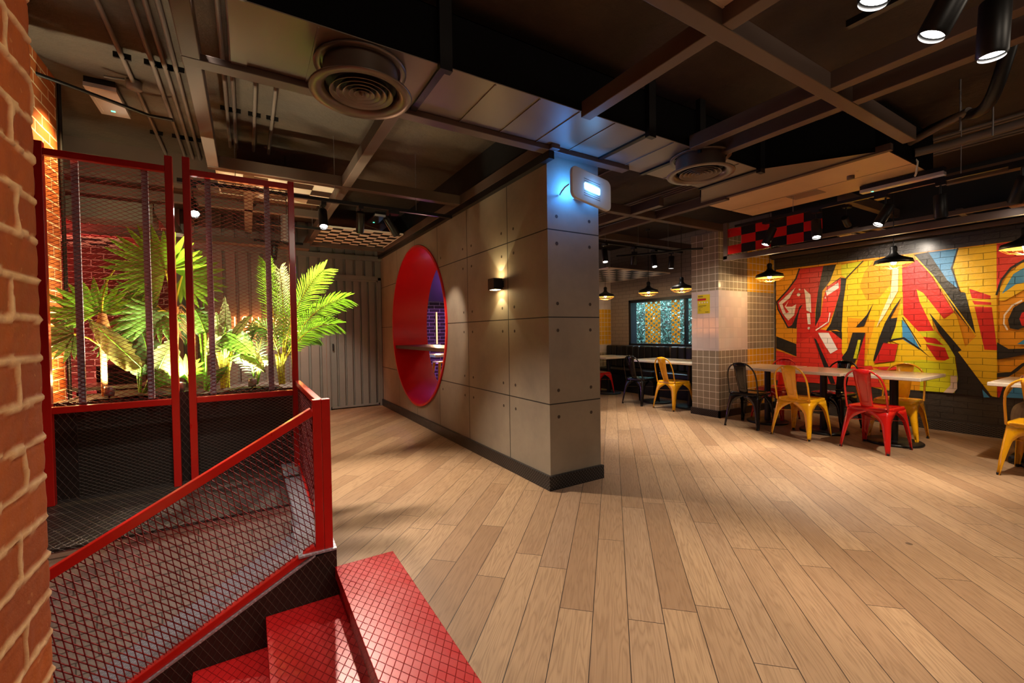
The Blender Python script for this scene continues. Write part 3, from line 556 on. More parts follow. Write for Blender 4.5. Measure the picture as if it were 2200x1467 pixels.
b=MB(); b.box(4.45,5.5,1.44,3.12,2.70,2.705); b.k=1; b.box(4.44,5.5,1.43,1.44,2.7,3.05); b.box(4.44,4.45,1.44,3.12,2.74,3.05); b.box(5.5,5.51,1.43,3.12,2.7,3.0); b.box(4.45,5.5,3.12,3.13,2.7,3.05); b.box(4.45,5.5,1.44,3.12,3.04,3.05); b.build('casing',['orange_board','duct_black'],ac)
b=MB(); b.box(4.42,4.47,1.40,3.16,2.685,2.74); b.build('flange','grey_beam',ac)
b=MB(); b.box(5.02,5.03,1.44,3.12,2.698,2.70); b.box(5.05,5.25,2.2,2.5,2.697,2.70); b.build('access_panel','duct_board',ac)
b=MB(); b.lathe([(0,-.03),(.03,-.03),(.03,0)],(4.9,1.85,2.70),16); b.build('drain_cap','grey_beam',ac)
def diffuser(x,y,lab):
    t=thing('ceiling_diffuser',lab,'air vent',(x,y,2.56),'round diffusers under the duct')
    b=MB(); b.lathe([(.205,.132),(.235,.132),(.235,.122),(.205,.122)],(x,y,2.56),48); b.lathe([(.19,.02),(.19,.132)],(x,y,2.56),48); b.k=1; b.disc((x,y,2.60),.18,32); b.build('neck',['diffuser_metal','black_matte'],t,fix=False)
    b=MB(); b.lathe([(.19,.02),(.255,.0),(.262,-.004),(.258,-.012),(.215,-.012),(.185,.015),(.19,.03)],(x,y,2.56),56); b.build('outer_ring','diffuser_metal',t,fix=False)
    for r in (.155,.122,.09,.06,.033):
        b=MB(); b.lathe([(r-.014,.028),(r+.004,.0),(r+.008,-.004),(r+.004,-.006),(r-.018,.024)],(x,y,2.56),40); b.build('louvre_ring','diffuser_metal',t,fix=False)
    b=MB(); b.lathe([(0,-.012),(.012,-.006),(.016,.008)],(x,y,2.56),20); b.build('centre_boss','diffuser_metal',t,fix=False)
diffuser(.553,2.42,'round ring diffuser under the left end of the duct'); diffuser(3.23,2.27,'round ring diffuser at the middle of the duct near the concrete wall')
for x,y,lab in ((6.9,1.5,'flat round ceiling vent above the mural, right one'),(6.95,3.15,'flat round ceiling vent beside the tiled pier')):
    t=thing('ceiling_vent',lab,'air vent',(x,y,2.45)); b=MB(); b.lathe([(.19,0),(.26,0),(.262,.01),(.2,.02)],(x,y,2.45),40); b.build('outer_ring','diffuser_metal',t,fix=False)
    b=MB()
    for r in (.16,.12,.08,.04): b.lathe([(r-.012,.012),(r+.005,0)],(x,y,2.45),32)
    b.k=1; b.disc((x,y,2.47),.2,32); b.build('louvre_ring',['diffuser_metal','black_matte'],t,fix=False)

# ================================================================ conduits on the slab
def run(name,lab,cat,pts,r,mat='pipe_paint',group=None,clips=()):
    o=MB().tube(pts,r,10).build(name,mat,fix=False)
    tag(o,lab,cat,group); ORG[o.name]=Vector((0,0,0))
    for p in clips:
        MB().box(p[0]-.045,p[0]+.045,p[1]-.008,p[1]+.008,3.085,3.12).build('clip','black_metal',o)
g='conduits along the ceiling left of the beam'
for x,lab in ((-.655,'leftmost ceiling conduit, with the round junction box'),(-.50,'second conduit from the left on the ceiling slab'),(-.435,'third conduit from the left on the ceiling slab'),(-.375,'conduit nearest the left ceiling beam on its left side')):
    run('conduit',lab,'pipe',[(x,1.0,3.095),(x,5.5,3.095)],.014,group=g,clips=[(x,3.75),(x,5.0)])
g='conduits along the ceiling right of the beam'
for x,y0,lab in ((-.10,1,'left pipe of the close pair right of the ceiling beam'),(-.05,1,'right pipe of the close pair right of the ceiling beam'),(.09,2.8,'single thin ceiling conduit right of the close pair'),(.22,2.8,'rightmost thin ceiling conduit before the duct diffuser')):
    run('conduit',lab,'pipe',[(x,y0,3.095),(x,5.0,3.095)],.014,group=g,clips=[(x,4.2)])
g='thin conduits on the slab behind the concrete wall'
for x,lab in ((3.55,'conduit nearest the concrete wall on the slab behind it'),(4.72,'first of four close conduits behind the air conditioning unit'),(4.79,'second of four close conduits behind the air conditioning unit'),(4.86,'third of four close conduits behind the air conditioning unit'),(4.93,'last of four close conduits behind the air conditioning unit'),(5.35,'lone conduit between the air conditioning unit and the tiled pier')): run('conduit',lab,'pipe',[(x,3.2,3.09),(x,7.3,3.09)],.014,group=g)
g='thin conduits on the slab above the mural side'
for x,lab in ((6.2,'conduit running over the red checkered sign'),(6.28,'conduit beside the one running over the red checkered sign'),(5.75,'conduit right of the air conditioning unit'),(5.82,'second conduit right of the air conditioning unit')): run('conduit',lab,'pipe',[(x,-1.0,3.09),(x,3.6,3.09)],.016,group=g)
tag(MB().tube([(5.735,4.0,2.46),(5.5,4.08,2.44),(5.2,4.3,2.40),(4.9,4.9,2.42)],.016,8).build('insulated_pipe','black_metal',fix=False),'thin black pipe ending in the front of the tiled pier','pipe')
b=MB(); b.lathe([(.052+(.005 if i%2 else 0),i*.014) for i in range(20)],(.37,5.05,2.24),24); tag(b.build('flexible_duct','steel',fix=False),'ribbed silver duct piece hanging behind the right mesh screen','duct'); MB().tube([(.37,5.05,2.49),(.37,5.05,3.12)],.004,6).build('hanger','black_metal',D.objects['flexible_duct'],fix=False)
t=thing('junction_box','round ceiling junction box with a short cable','junction box',(-.655,4.1,3.09))
MB().lathe([(0,0),(.045,0),(.045,.05)],(-.655,4.1,3.06),24).build('box','pipe_paint',t); MB().tube([(-.70,4.05,3.09),(-.76,4.02,3.07),(-.80,4.0,3.06)],.008,8).build('cable','pipe_paint',t,fix=False)
def emerg(x,y,z,rz,lab,L=.46,W=.13,grn=True):
    t=thing('emergency_light',lab,'light fixture',(0,0,0),None); ORG[t.name]=Vector((0,0,0))
    b=MB(); b.box(-W/2,W/2,-L/2,L/2,.03,.07); b.build('housing','black_metal',t)
    b=MB(); b.box(-W/2-.004,W/2+.004,-L/2,L/2,0,.03); b.k=1; b.box(-W/2+.02,-W/2+.022,-L/2+.04,L/2-.06,-.002,.0) 
    b.build('diffuser_cover',['clear_plastic','white_plastic'],t,bevel=.006)
    if grn: MB().box(-.012,.012,L/2-.10,L/2-.085,-.003,0).build('indicator','green_dot',t)
    t.location=(x,y,z); t.rotation_euler=(0,0,rz); ORG[t.name]=Vector((x,y,z)); return t
emerg(-.86,4.42,3.05,0,'pinkish emergency light box on the left ceiling slab above the mesh screens',.46,.17)
emerg(1.755,6.9,3.05,0,'small emergency light under the ceiling before the round opening',.5,.15)
emerg(5.35,1.62,2.62,0,'slim emergency tube light under the air conditioning unit',.62,.07)
# pipes to the right of the unit
for i,(pts,r,lab) in enumerate([([(5.05,1.42,2.92),(4.9,1.32,2.9),(4.75,1.05,2.9),(4.6,.98,2.82),(4.45,.88,2.78),(4.3,.80,2.86),(4.2,.72,3.1)],.04,'flexible ribbed black hose curving up to the slab at the right'),([(4.9,1.42,2.85),(4.75,1.2,2.86),(4.6,1.0,2.86)],.028,'short insulated pipe below the ribbed hose'),([(5.0,1.42,2.78),(5.1,1.2,2.8),(5.0,.4,2.8),(5.0,-1,2.8)],.035,'long insulated pipe running right from the air conditioning unit')]):
    o=MB().tube(pts,r,14).build('insulated_pipe','black_metal' if i==0 else 'pipe_paint',fix=False); tag(o,lab,'pipe'); ORG[o.name]=Vector((0,0,0))
    if i==0:
        o.modifiers.new('s','SUBSURF').levels=2; o.modifiers['s'].render_levels=2
tag(MB().tube([(5.1,1.5,2.86),(5.08,1.42,2.72),(5.15,1.45,2.64),(5.3,1.5,2.66)],.008,8).build('cable','white_plastic',fix=False),'thin grey cable looping to the slim tube light','cable')
for x,y,lab in ((4.62,1.05,'threaded hanger rod beside the ribbed hose'),(4.98,.95,'threaded hanger rod holding the long pipe')): tag(MB().tube([(x,y,2.74),(x,y,3.12)],.006,8).build('hanger_rod','steel',fix=False),lab,'rod')

# ================================================================ checkered ceiling panels
def checker(name,lab,x0,x1,y0,y1,z,nx,ny,th=.02,ph=0):
    b=MB(); fr=.012; dx=(x1-x0)/nx; dy=(y1-y0)/ny
    for i in range(nx):
        for j in range(ny):
            b.k=(i+j+ph)%2; b.box(x0+i*dx+.0015,x0+(i+1)*dx-.0015,y0+j*dy+.0015,y0+(j+1)*dy-.0015,z,z+th)
    b.k=0; b.box(x0-fr,x1+fr,y0-fr,y0,z-.004,z+th); b.box(x0-fr,x1+fr,y1,y1+fr,z-.004,z+th); b.box(x0-fr,x0,y0,y1,z-.004,z+th); b.box(x1,x1+fr,y0,y1,z-.004,z+th)
    return tag(b.build(name,['checker_white','checker_black']),lab,'ceiling panel')
checker('checkerboard','black and white checkered ceiling panel left of the round opening',.89,1.97,6.28,7.40,2.72,8,9)
checker('checkerboard','black and white checkered ceiling panel behind the right mesh screen',-.2,.80,4.72,5.42,2.76,5,4)
checker('checkerboard','black and white checkered panel at the top edge of the ceiling',1.0,1.90,.35,1.20,2.74,7,6,ph=1)
checker('checkerboard','pink-lit checkered panel above the red brick wall',-2.7,-1.35,6.95+.3,7.8,2.5,7,3)
checker('checkerboard','checkered panel hanging above the window booth',5.4,7.0,5.6,7.2,2.36,8,8)
for x,y,lab in ((6.9,2.35,'white square ceiling tile left of the flat round vent'),(6.95,2.65,'pale square ceiling tile above the black-lit mural end'),(6.9,1.1,'white square ceiling tile at the right frame edge')):
    tag(MB().box(x-.13,x+.13,y-.08,y+.08,2.5,2.52).build('ceiling_tile','checker_white'),lab,'ceiling panel')
# red and black checker sign in the beam frame
sg=thing('checkered_sign','red and black checkered band hung in front of the tiled pier','sign',(5.26,2.7,2.4))
b=MB(); y0,y1=2.24,3.30; cols=6; rows=3; dy=(y1-y0)/cols; z0,z1=2.22,2.54; dz=(z1-z0)/rows
for i in range(cols):
    for j in range(rows):
        if (i+j)%2: b.box(5.25,5.262,y0+i*dy,y0+(i+1)*dy,z0+j*dz,z0+(j+1)*dz)
b.build('red_squares','red_chair_paint',sg)
b=MB()
for i in range(cols):
    for j in range(rows):
        if not (i+j)%2:
            if i==cols-1: continue
            b.box(5.252,5.26,y0+i*dy,y0+(i+1)*dy,z0+j*dz,z0+(j+1)*dz)
b.build('black_squares','black_metal',sg)
b=MB(); b.box(5.23,5.28,3.30,3.35,2.16,2.62); b.box(5.23,5.28,-.5,3.35,2.14,2.20); b.build('frame','grey_beam',sg)
# ================================================================ mesh screens, straps, railing
def screen(x0,x1,lab,lf,rf,topl,topr):
    t=thing('mesh_screen',lab,'screen',(x0,3.72,.25),'red framed mesh screens in front of the planter'); w=.042
    for x,ft,tp in ((x0,lf,topl),(x1,rf,topr)):
        b=MB(); b.box(x-w/2,x+w/2,3.70,3.742,ft,tp); b.build('post','red_paint',t,bevel=.003)
    for z in (.832,2.40): MB().box(x0+w/2,x1-w/2,3.702,3.740,z-.021,z+.021).build('crossbar','red_paint',t,bevel=.003)
    a,c,e,f=x0+w/2,x1-w/2,.853,2.379
    lattice([(a,e),(c,e),(c,f),(a,f)],(1,0),(0,1),.050,.026,lambda u,v:(u,3.748,v),(0,1,0),.0022,.004).build('wire_mesh','red_wire',t)
    for x in (x0+(.145 if x0<-.8 else .115),x1-(.135 if x0<-.8 else .16)):
        b=MB(); b.box(x-.017,x+.017,3.762,3.768,.86,2.39); b.box(x+.015,x+.019,3.755,3.768,.86,2.39); s_=b.build('upright_strap','grey_strap',t)
        b=MB()
        for z in (2.29,2.25,1.62,1.60,.99): b.lathe([(0,-.004),(.005,-.002),(.006,0)],(x,3.762,z),10,(0,1,0))
        b.build('bolt','steel',s_,fix=False)
screen(-1.05,-.43,'left red framed wire mesh screen beside the brick stub',.25,.25,2.46,2.49)
screen(-.335,.305,'right red framed wire mesh screen joining the stair railing',.25,.25,2.50,2.44)
rl=thing('stair_railing','low red railing with diamond wire mesh above the stairs','railing',(.31,2.54,.1))
T=lambda x:.865+.565*(x-.29); B=lambda x:.125+.54*(x-.28); XL=-2.0
MB().bar((XL,2.54,T(XL)),(.285,2.54,T(.285)),.045,.042).build('top_rail','red_paint',rl,bevel=.003)
MB().bar((XL,2.54,B(XL)),(.285,2.54,B(.285)),.045,.036).build('bottom_rail','red_paint',rl,bevel=.003)
for x,n in ((.306,0),(.350,1)): MB().box(x-.0215,x+.0215,2.515,2.56,.095,.925).build('post','red_paint',rl,bevel=.003)
ua=math.atan(.552); ex=(math.cos(ua),math.sin(ua)); ey=(-math.sin(ua),math.cos(ua))
lattice([(XL,B(XL)+.01),(.285,B(.285)+.01),(.285,T(.285)-.015),(XL,T(XL)-.015)],ex,ey,.027,.076,lambda u,v:(u,2.545,v),(0,1,0),.0032,.006).build('wire_mesh','red_wire',rl)
MB().bar((.32,2.56,.905),(.32,3.70,.905),.036,.036).build('side_top_rail','red_paint',rl,bevel=.003)
MB().bar((.32,2.56,.185),(.32,3.70,.275),.03,.03).build('side_bottom_rail','red_paint',rl,bevel=.003)
lattice([(2.56,.20),(3.70,.29),(3.70,.89),(2.56,.89)],(1,0),(0,1),.06,.037,lambda u,v:(.32,u,v),(1,0,0),.0032,.006).build('side_wire_mesh','red_wire',rl)

# ================================================================ planter with soil and uplights
pl=thing('planter','long planter box clad in dark diamond plate behind the screens','planter',(-.35,4.1,.25))
b=MB(); X0,X1,Y0,Y1=-1.04,.36,3.83,4.36
b.box(X0,X1,Y0,Y0+.015,.25,.86); b.box(X0,X1,Y1-.015,Y1,.25,.86); b.box(X0,X0+.015,Y0,Y1,.25,.86); b.box(X1-.015,X1,Y0,Y1,.25,.86); b.build('box','dark_plate',pl)
b=MB(); b.box(X0-.02,X0+.09,Y0-.006,Y0,.25,.865); b.build('cover_strip','dark_plate_big',pl); b=MB(); b.box(-.43,-.34,Y0-.006,Y0,.25,.885); b.build('cover_strip','dark_plate_big',pl)
b=MB(); nx,ny=60,14; vs=[]
for i in range(nx+1):
    for j in range(ny+1):
        x=X0+.016+(X1-X0-.032)*i/nx; y=Y0+.016+(Y1-Y0-.032)*j/ny
        z=.845+.03*abs(math.sin((x-X0)*4.49))+.012*math.sin(x*31)*math.sin(y*27)+random.uniform(-.004,.004); vs.append((x,y,z))
b.add(vs,[(i*(ny+1)+j,(i+1)*(ny+1)+j,(i+1)*(ny+1)+j+1,i*(ny+1)+j+1) for i in range(nx) for j in range(ny)],True); so=b.build('soil','soil',pl); 
for x,lab in ((-.80,'small silver uplight in the left half of the planter'),(-.42,'small silver uplight in the gap between the mesh screens'),(.02,'small silver uplight in the right half of the planter')):
    y=3.87; t=thing('uplight',lab,'spotlight',(x,y,.86),'uplights in the planter')
    a=Vector((.05,.3,1)).normalized(); MB().lathe([(0,0),(.026,0),(.03,.05),(.03,.06),(.026,.058)],(x,y,.885),20,a).build('housing','steel',t,fix=False)
    MB().disc(Vector((x,y,.885))+a*.052,.025,20,a).build('lens','lamp_white',t,fix=False)
    MB().tube([(x,y,.84),(x,y,.89)],.006,8).build('spike','black_metal',t,fix=False)
    light('SPOT',Vector((x,y,.885))+a*.075,60,(1,.93,.62),.02,aim=Vector((x+.03,y+.25,1.6)),angle=130,blend=.8)
light('SPOT',(-.1,2.05,2.95),75,(1,.86,.74),.05,aim=(-.45,2.96,-.05),angle=50,blend=.9)  # added unseen spot, lifts the white brick below the ledge
light('SPOT',(-.3,2.60,3.0),60,(1,.88,.76),.05,aim=(-.35,2.85,-.2),angle=70,blend=.8)
light('POINT',(-.98,4.1,1.0),3,(1,.6,.25),.04); 

# ================================================================ plants
def ribbon(b,pts,ws,nrm,fold=0.0):
    """tapering leaf blade along pts with a centre crease"""
    n=len(pts); vs=[]
    for i,p in enumerate(pts):
        p=Vector(p); d=(Vector(pts[min(i+1,n-1)])-Vector(pts[max(i-1,0)])).normalized(); s=d.cross(Vector(nrm)).normalized(); up=s.cross(d)
        vs+=[p-s*ws[i]+up*fold*ws[i],p,p+s*ws[i]+up*fold*ws[i]]
    b.add(vs,[f for i in range(n-1) for f in ((3*i,3*i+1,3*i+4,3*i+3),(3*i+1,3*i+2,3*i+5,3*i+4))],True)
def curve(p0,p1,sag=(0,0,0),n=8):
    p0=Vector(p0); p1=Vector(p1); m=(p0+p1)/2+Vector(sag)
    return [p0*(1-t)**2+m*2*t*(1-t)+p1*t*t for t in [i/(n-1) for i in range(n)]]
def fan(parent,hub,dirv,nrm,r,n=22,spread=250,mat='leaf_bright',stem=None,joined=.66):
    """palmate fan leaf: segments joined near the hub, pointed tips free"""
    b=MB(); hub=Vector(hub); d=Vector(dirv).normalized(); nr=Vector(nrm); nr=(nr-d*nr.dot(d)).normalized()
    for i in range(n):
        a=R_(spread)*(i/(n-1)-.5); u=Matrix.Rotation(a,3,nr)@d; rr=r*(1-.28*(abs(a)/R_(spread/2))**2)*random.uniform(.93,1.04); tip=hub+u*rr-Vector((0,0,rr*.10*random.random()))+nr*rr*random.uniform(-.08,.03)
        w=rr*joined*R_(spread)/n*.56; pts=[hub.lerp(tip,t) for t in (0,.25,.5,.75,.9,1)]
        ribbon(b,pts,[.002,w*.5,w,w*.72,w*.36,.0008],nr,-.35)
    o=b.build('fan_leaf',mat,parent,fix=False)
    if stem is not None: MB().tube(curve(stem,hub,(0,0,.04)),[.006]*8,6).build('leaf_stalk','stem_yellow',o,fix=False)
    return o
def frond(parent,p0,p1,sag,nl=26,L=.16,mat='leaf_bright',droop=.25,nrm=(0,-1,0),stem='stem_yellow'):
    b=MB(); pts=curve(p0,p1,sag,24); N=len(pts)
    for i in range(nl):
        t=.22+.78*i/(nl-1); f=t*(N-1); k=min(int(f),N-2); p=pts[k].lerp(pts[k+1],f-k); d=(pts[k+1]-pts[k]).normalized(); s=d.cross(Vector(nrm)).normalized()
        ll=L*(math.sin(math.pi*min(1,(t-.12)*.92))**.6+.12)*random.uniform(.9,1.08)
        for sg in (-1,1):
            u=(s*sg*(.85-.35*t)+d*(.55+.45*t)).normalized(); e=p+u*ll-Vector((0,0,ll*droop))+Vector(nrm)*ll*random.uniform(-.05,.15)
            m=p.lerp(e,.5)+Vector((0,0,ll*.07)); ribbon(b,[p,p.lerp(m,.6),m,m.lerp(e,.6),e],[.002,.0045,.0052,.0038,.0005],nrm,-.3)
    b.tube(pts,[.006*(1-.8*i/(N-1)) for i in range(N)],6,False) if False else None
    o=b.build('frond',mat,parent,fix=False); MB().tube(pts,[.0065*(1-.8*i/(N-1)) for i in range(N)],6).build('midrib',stem,o,fix=False); return o
def broad(parent,p0,p1,w,mat='leaf_mid',sag=(0,0,0),nrm=(0,-1,0),stem=None,wav=.012,sm='stem_green',name='broad_leaf'):
    """heart-shaped leaf with side veins pressed into the blade"""
    b=MB(); pts=curve(p0,p1,sag,17); n=len(pts); L=(Vector(p1)-Vector(p0)).length; nr0=Vector(nrm); M=8; vs=[]
    prof=[.10,.62,.84,.96,1,.985,.95,.9,.84,.76,.68,.59,.49,.38,.27,.14,.01]
    for i,p in enumerate(pts):
        d=(pts[min(i+1,n-1)]-pts[max(i-1,0)]).normalized(); s=d.cross(nr0).normalized(); up=s.cross(d); W=w/2*prof[i]
        for j in range(-M,M+1):
            v=j/M; back=-d*(abs(v)**2)*W*.35*(1 if i<5 else .1)
            vs.append(p+s*W*v+up*(-.25*W*abs(v)+wav*math.sin(i*2.1+abs(j)*.9)*abs(v))+back)
    K=2*M+1; b.add(vs,[(i*K+j,i*K+j+1,(i+1)*K+j+1,(i+1)*K+j) for i in range(n-1) for j in range(K-1)],True)
    o=b.build(name,mat,parent,fix=False); MB().tube(pts,[.004*(1-.7*i/(n-1)) for i in range(n)],6).build('midrib',sm,o,fix=False)
    if stem is not None: MB().tube(curve(stem,p0,(0,0,-.02)),[.0075]*8,7).build('leaf_stalk',sm,parent,fix=False)
    return o
G='plants in the planter behind the mesh screens'
def plant(name,lab,x,y): return thing(name,lab,'plant',(x,y,.86),G)
# 1 left fan palm
p=plant('fan_palm','small fan palm with a pale trunk at the left of the planter',-.845,3.98)
b=MB(); b.tube([(-.845,3.98,.84),(-.845,3.98,1.2),(-.84,3.98,1.42)],[.017,.018,.022],12); b.lathe([(.018,0),(.036,.06),(.040,.14),(.028,.2),(.02,.24)],(-.843,3.98,1.20),14); b.build('trunk','trunk_fibre',p,fix=False)
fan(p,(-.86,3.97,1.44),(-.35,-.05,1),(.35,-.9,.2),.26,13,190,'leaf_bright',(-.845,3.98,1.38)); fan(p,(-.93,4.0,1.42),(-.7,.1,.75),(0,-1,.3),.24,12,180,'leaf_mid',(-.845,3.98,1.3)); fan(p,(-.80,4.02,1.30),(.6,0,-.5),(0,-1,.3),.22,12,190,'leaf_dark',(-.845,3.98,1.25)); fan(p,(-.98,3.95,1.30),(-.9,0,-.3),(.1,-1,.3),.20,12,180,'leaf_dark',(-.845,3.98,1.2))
MB().tube(curve((-.845,3.98,1.42),(-.745,3.98,1.77),(-.05,0,.08)),[.006,.006,.006,.005,.005,.005,.004,.003],6).build('young_shoot','stem_yellow',p,fix=False)
# 2 tall fan palm
p=plant('fan_palm','tall fan palm with large round leaves at the edge of the left screen',-.47,4.12)
b=MB(); b.tube([(-.47,4.12,.84),(-.475,4.12,1.1),(-.47,4.12,1.5)],[.021,.024,.032],12); b.build('trunk','trunk_fibre',p,fix=False)
fan(p,(-.50,4.02,1.76),(-.55,-.1,.55),(.25,-1,.15),.38,21,230,'leaf_bright',(-.47,4.12,1.45)); fan(p,(-.42,4.18,1.74),(.75,.1,.15),(-.15,-1,.15),.30,18,240,'leaf_bright',(-.47,4.12,1.45))
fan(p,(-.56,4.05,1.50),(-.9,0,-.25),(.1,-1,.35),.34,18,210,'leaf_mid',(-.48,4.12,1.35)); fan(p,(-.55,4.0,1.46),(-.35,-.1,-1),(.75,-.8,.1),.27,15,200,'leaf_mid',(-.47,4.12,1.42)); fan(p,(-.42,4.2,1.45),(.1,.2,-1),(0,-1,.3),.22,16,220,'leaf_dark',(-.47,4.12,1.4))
MB().tube(curve((-.47,4.12,1.5),(-.56,4.1,1.98),(.05,0,.05)),[.006,.006,.006,.005,.005,.005,.004,.003],6).build('young_shoot','stem_yellow',p,fix=False)
b=MB(); random.seed(11)
for i in range(60):
    a=random.uniform(0,6.28); c=Vector((-.47,4.12,random.uniform(1.25,1.5))); b.tube([c,c+Vector((math.cos(a)*.05,math.sin(a)*.05,.02)),c+Vector((math.cos(a)*.10,math.sin(a)*.08,-.03))],.0012,3,False)
b.build('trunk_fibres','trunk_fibre',p,fix=False)
# 3 elephant ear
p=plant('elephant_ear_plant','broad leaved plant with green stems in front of the tall fan palm',-.66,3.97)
broad(p,(-.645,3.96,1.06),(-.90,3.90,1.40),.17,'leaf_brownish',(-.02,0,.03),(.3,-1,.5),(-.66,3.97,.85)); broad(p,(-.60,3.98,1.00),(-.655,3.98,1.36),.22,'leaf_dark',(.03,0,0),(.2,-1,0),(-.655,3.97,.85)); broad(p,(-.56,3.95,1.02),(-.44,3.9,1.27),.22,'leaf_pale',(0,0,.02),(-.4,-1,.2),(-.65,3.97,.85)); broad(p,(-.60,3.93,.98),(-.47,3.88,.93),.17,'leaf_mid',(0,0,.04),(-.1,-1,.4),(-.65,3.97,.86)); broad(p,(-.68,4.0,1.15),(-.78,4.05,1.30),.14,'leaf_bright',(0,0,.04),(.1,-1,.4),(-.66,3.98,.86))
# 4 little fan in the gap
p=plant('fan_palm','very small fan palm in the gap between the two mesh screens',-.36,4.05)
fan(p,(-.405,4.02,1.0),(-.1,0,1),(.2,-1,.2),.16,14,230,'leaf_bright',(-.36,4.05,.85)); fan(p,(-.40,4.06,.95),(.7,0,.5),(0,-1,.4),.13,11,200,'leaf_mid',(-.36,4.05,.85))
# 5 behind right screen, left
p=plant('elephant_ear_plant','plant with two bright green stalks at the left of the right screen',-.28,4.05)
broad(p,(-.275,4.03,1.30),(-.335,4.0,1.48),.13,'leaf_mid',(0,0,.03),(0,-1,.3),(-.28,4.05,.85)); broad(p,(-.20,4.03,1.28),(-.155,4.0,1.42),.10,'leaf_mid',(0,0,0),(.5,-1,0),(-.27,4.05,.85)); broad(p,(-.27,4.0,.90),(-.13,3.95,1.04),.08,'leaf_mid',(0,0,.03),(.2,-1,.4),(-.28,4.05,.85)); broad(p,(-.33,4.2,1.48),(-.42,4.25,1.20),.14,'leaf_mid',(0,0,.04),(.1,-1,.3),(-.29,4.06,.86)); broad(p,(-.30,4.3,1.62),(-.40,4.25,1.83),.16,'leaf_bright',(0,0,.04),(.1,-1,.3),(-.29,4.08,.86))
# 6 cluster with thick stems
p=plant('elephant_ear_plant','thick cluster of pale yellow stems under a wide drooping leaf',-.15,4.0)
b=MB(); random.seed(3)
for i in range(9): b.tube([(-.16+random.uniform(-.02,.03),4.0+random.uniform(-.02,.02),.84),(-.15+random.uniform(-.06,.06),4.0,1.15)],.011,8)
b.build('stem_cluster','stem_yellow',p,fix=False)
broad(p,(-.15,3.98,1.30),(-.145,3.99,1.58),.09,'leaf_pale',(.01,0,0),(.3,-1,0),(-.15,4.0,1.1)); broad(p,(-.19,3.98,1.27),(-.20,3.97,1.46),.08,'leaf_pale',(0,0,0),(-.3,-1,0),(-.16,4.0,1.1))
broad(p,(-.09,3.96,1.28),(.035,3.9,1.44),.06,'leaf_brownish',(0,0,.02),(.3,-1,.2),(-.15,4.0,1.1)); broad(p,(-.14,3.95,1.29),(.05,3.86,1.10),.22,'leaf_mid',(0,0,.05),(.1,-1,.7),(-.15,4.0,1.1)); broad(p,(-.15,3.95,1.26),(-.26,3.90,1.13),.18,'leaf_pale',(0,0,.05),(-.1,-1,.7),(-.16,4.0,1.1)); broad(p,(-.02,3.96,1.16),(.11,3.9,.98),.12,'leaf_brownish',(0,0,.04),(.1,-1,.5),(-.15,4.0,1.1))
# 7 green stems plant
p=plant('feather_palm','small plant with green stems and dark feathery leaves mid right screen',.05,4.05)
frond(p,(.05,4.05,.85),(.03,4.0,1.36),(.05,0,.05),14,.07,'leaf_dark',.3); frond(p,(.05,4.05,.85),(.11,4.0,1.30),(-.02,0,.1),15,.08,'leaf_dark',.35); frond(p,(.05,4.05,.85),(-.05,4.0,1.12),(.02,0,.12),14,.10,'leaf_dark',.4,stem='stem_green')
broad(p,(.09,4.0,1.07),(.18,3.95,1.02),.10,'leaf_pale',(0,0,.05),(0,-1,.5),(.05,4.05,.85)); broad(p,(.02,4.0,1.05),(-.04,3.95,1.16),.09,'leaf_mid',(0,0,.0),(0,-1,.4),(.05,4.05,.85))
# 8 areca palm
p=plant('areca_palm','tall feathery palm with yellow stems leaning out past the right screen',.235,4.05)
b=MB(); random.seed(9)
for i in range(7): b.tube([(.235+random.uniform(-.02,.02),4.05+random.uniform(-.02,.02),.84),(.225+random.uniform(-.04,.05),4.05,1.12)],.009,8)
b.build('stem_cluster','stem_yellow',p,fix=False)
for e,sag,nl,L,m in (((.14,3.98,1.84),(-.02,0,.1),34,.13,'leaf_bright'),((.235,4.02,1.80),(.04,0,.1),32,.13,'leaf_pale'),((.31,4.1,1.62),(.0,0,.1),26,.13,'leaf_mid'),((.56,4.0,1.82),(-.10,0,.14),34,.17,'leaf_bright'),((.71,3.93,1.58),(-.08,-.05,.22),32,.15,'leaf_bright'),((.63,3.92,1.36),(-.06,-.05,.20),26,.13,'leaf_bright'),((.52,4.2,1.25),(-.04,0,.16),20,.11,'leaf_mid'),((.06,3.95,1.33),(.02,0,.24),22,.12,'leaf_mid'),((.40,4.2,1.55),(.0,0,.12),24,.13,'leaf_mid')):
    frond(p,(.235,4.05,1.0),e,sag,nl,L,m)

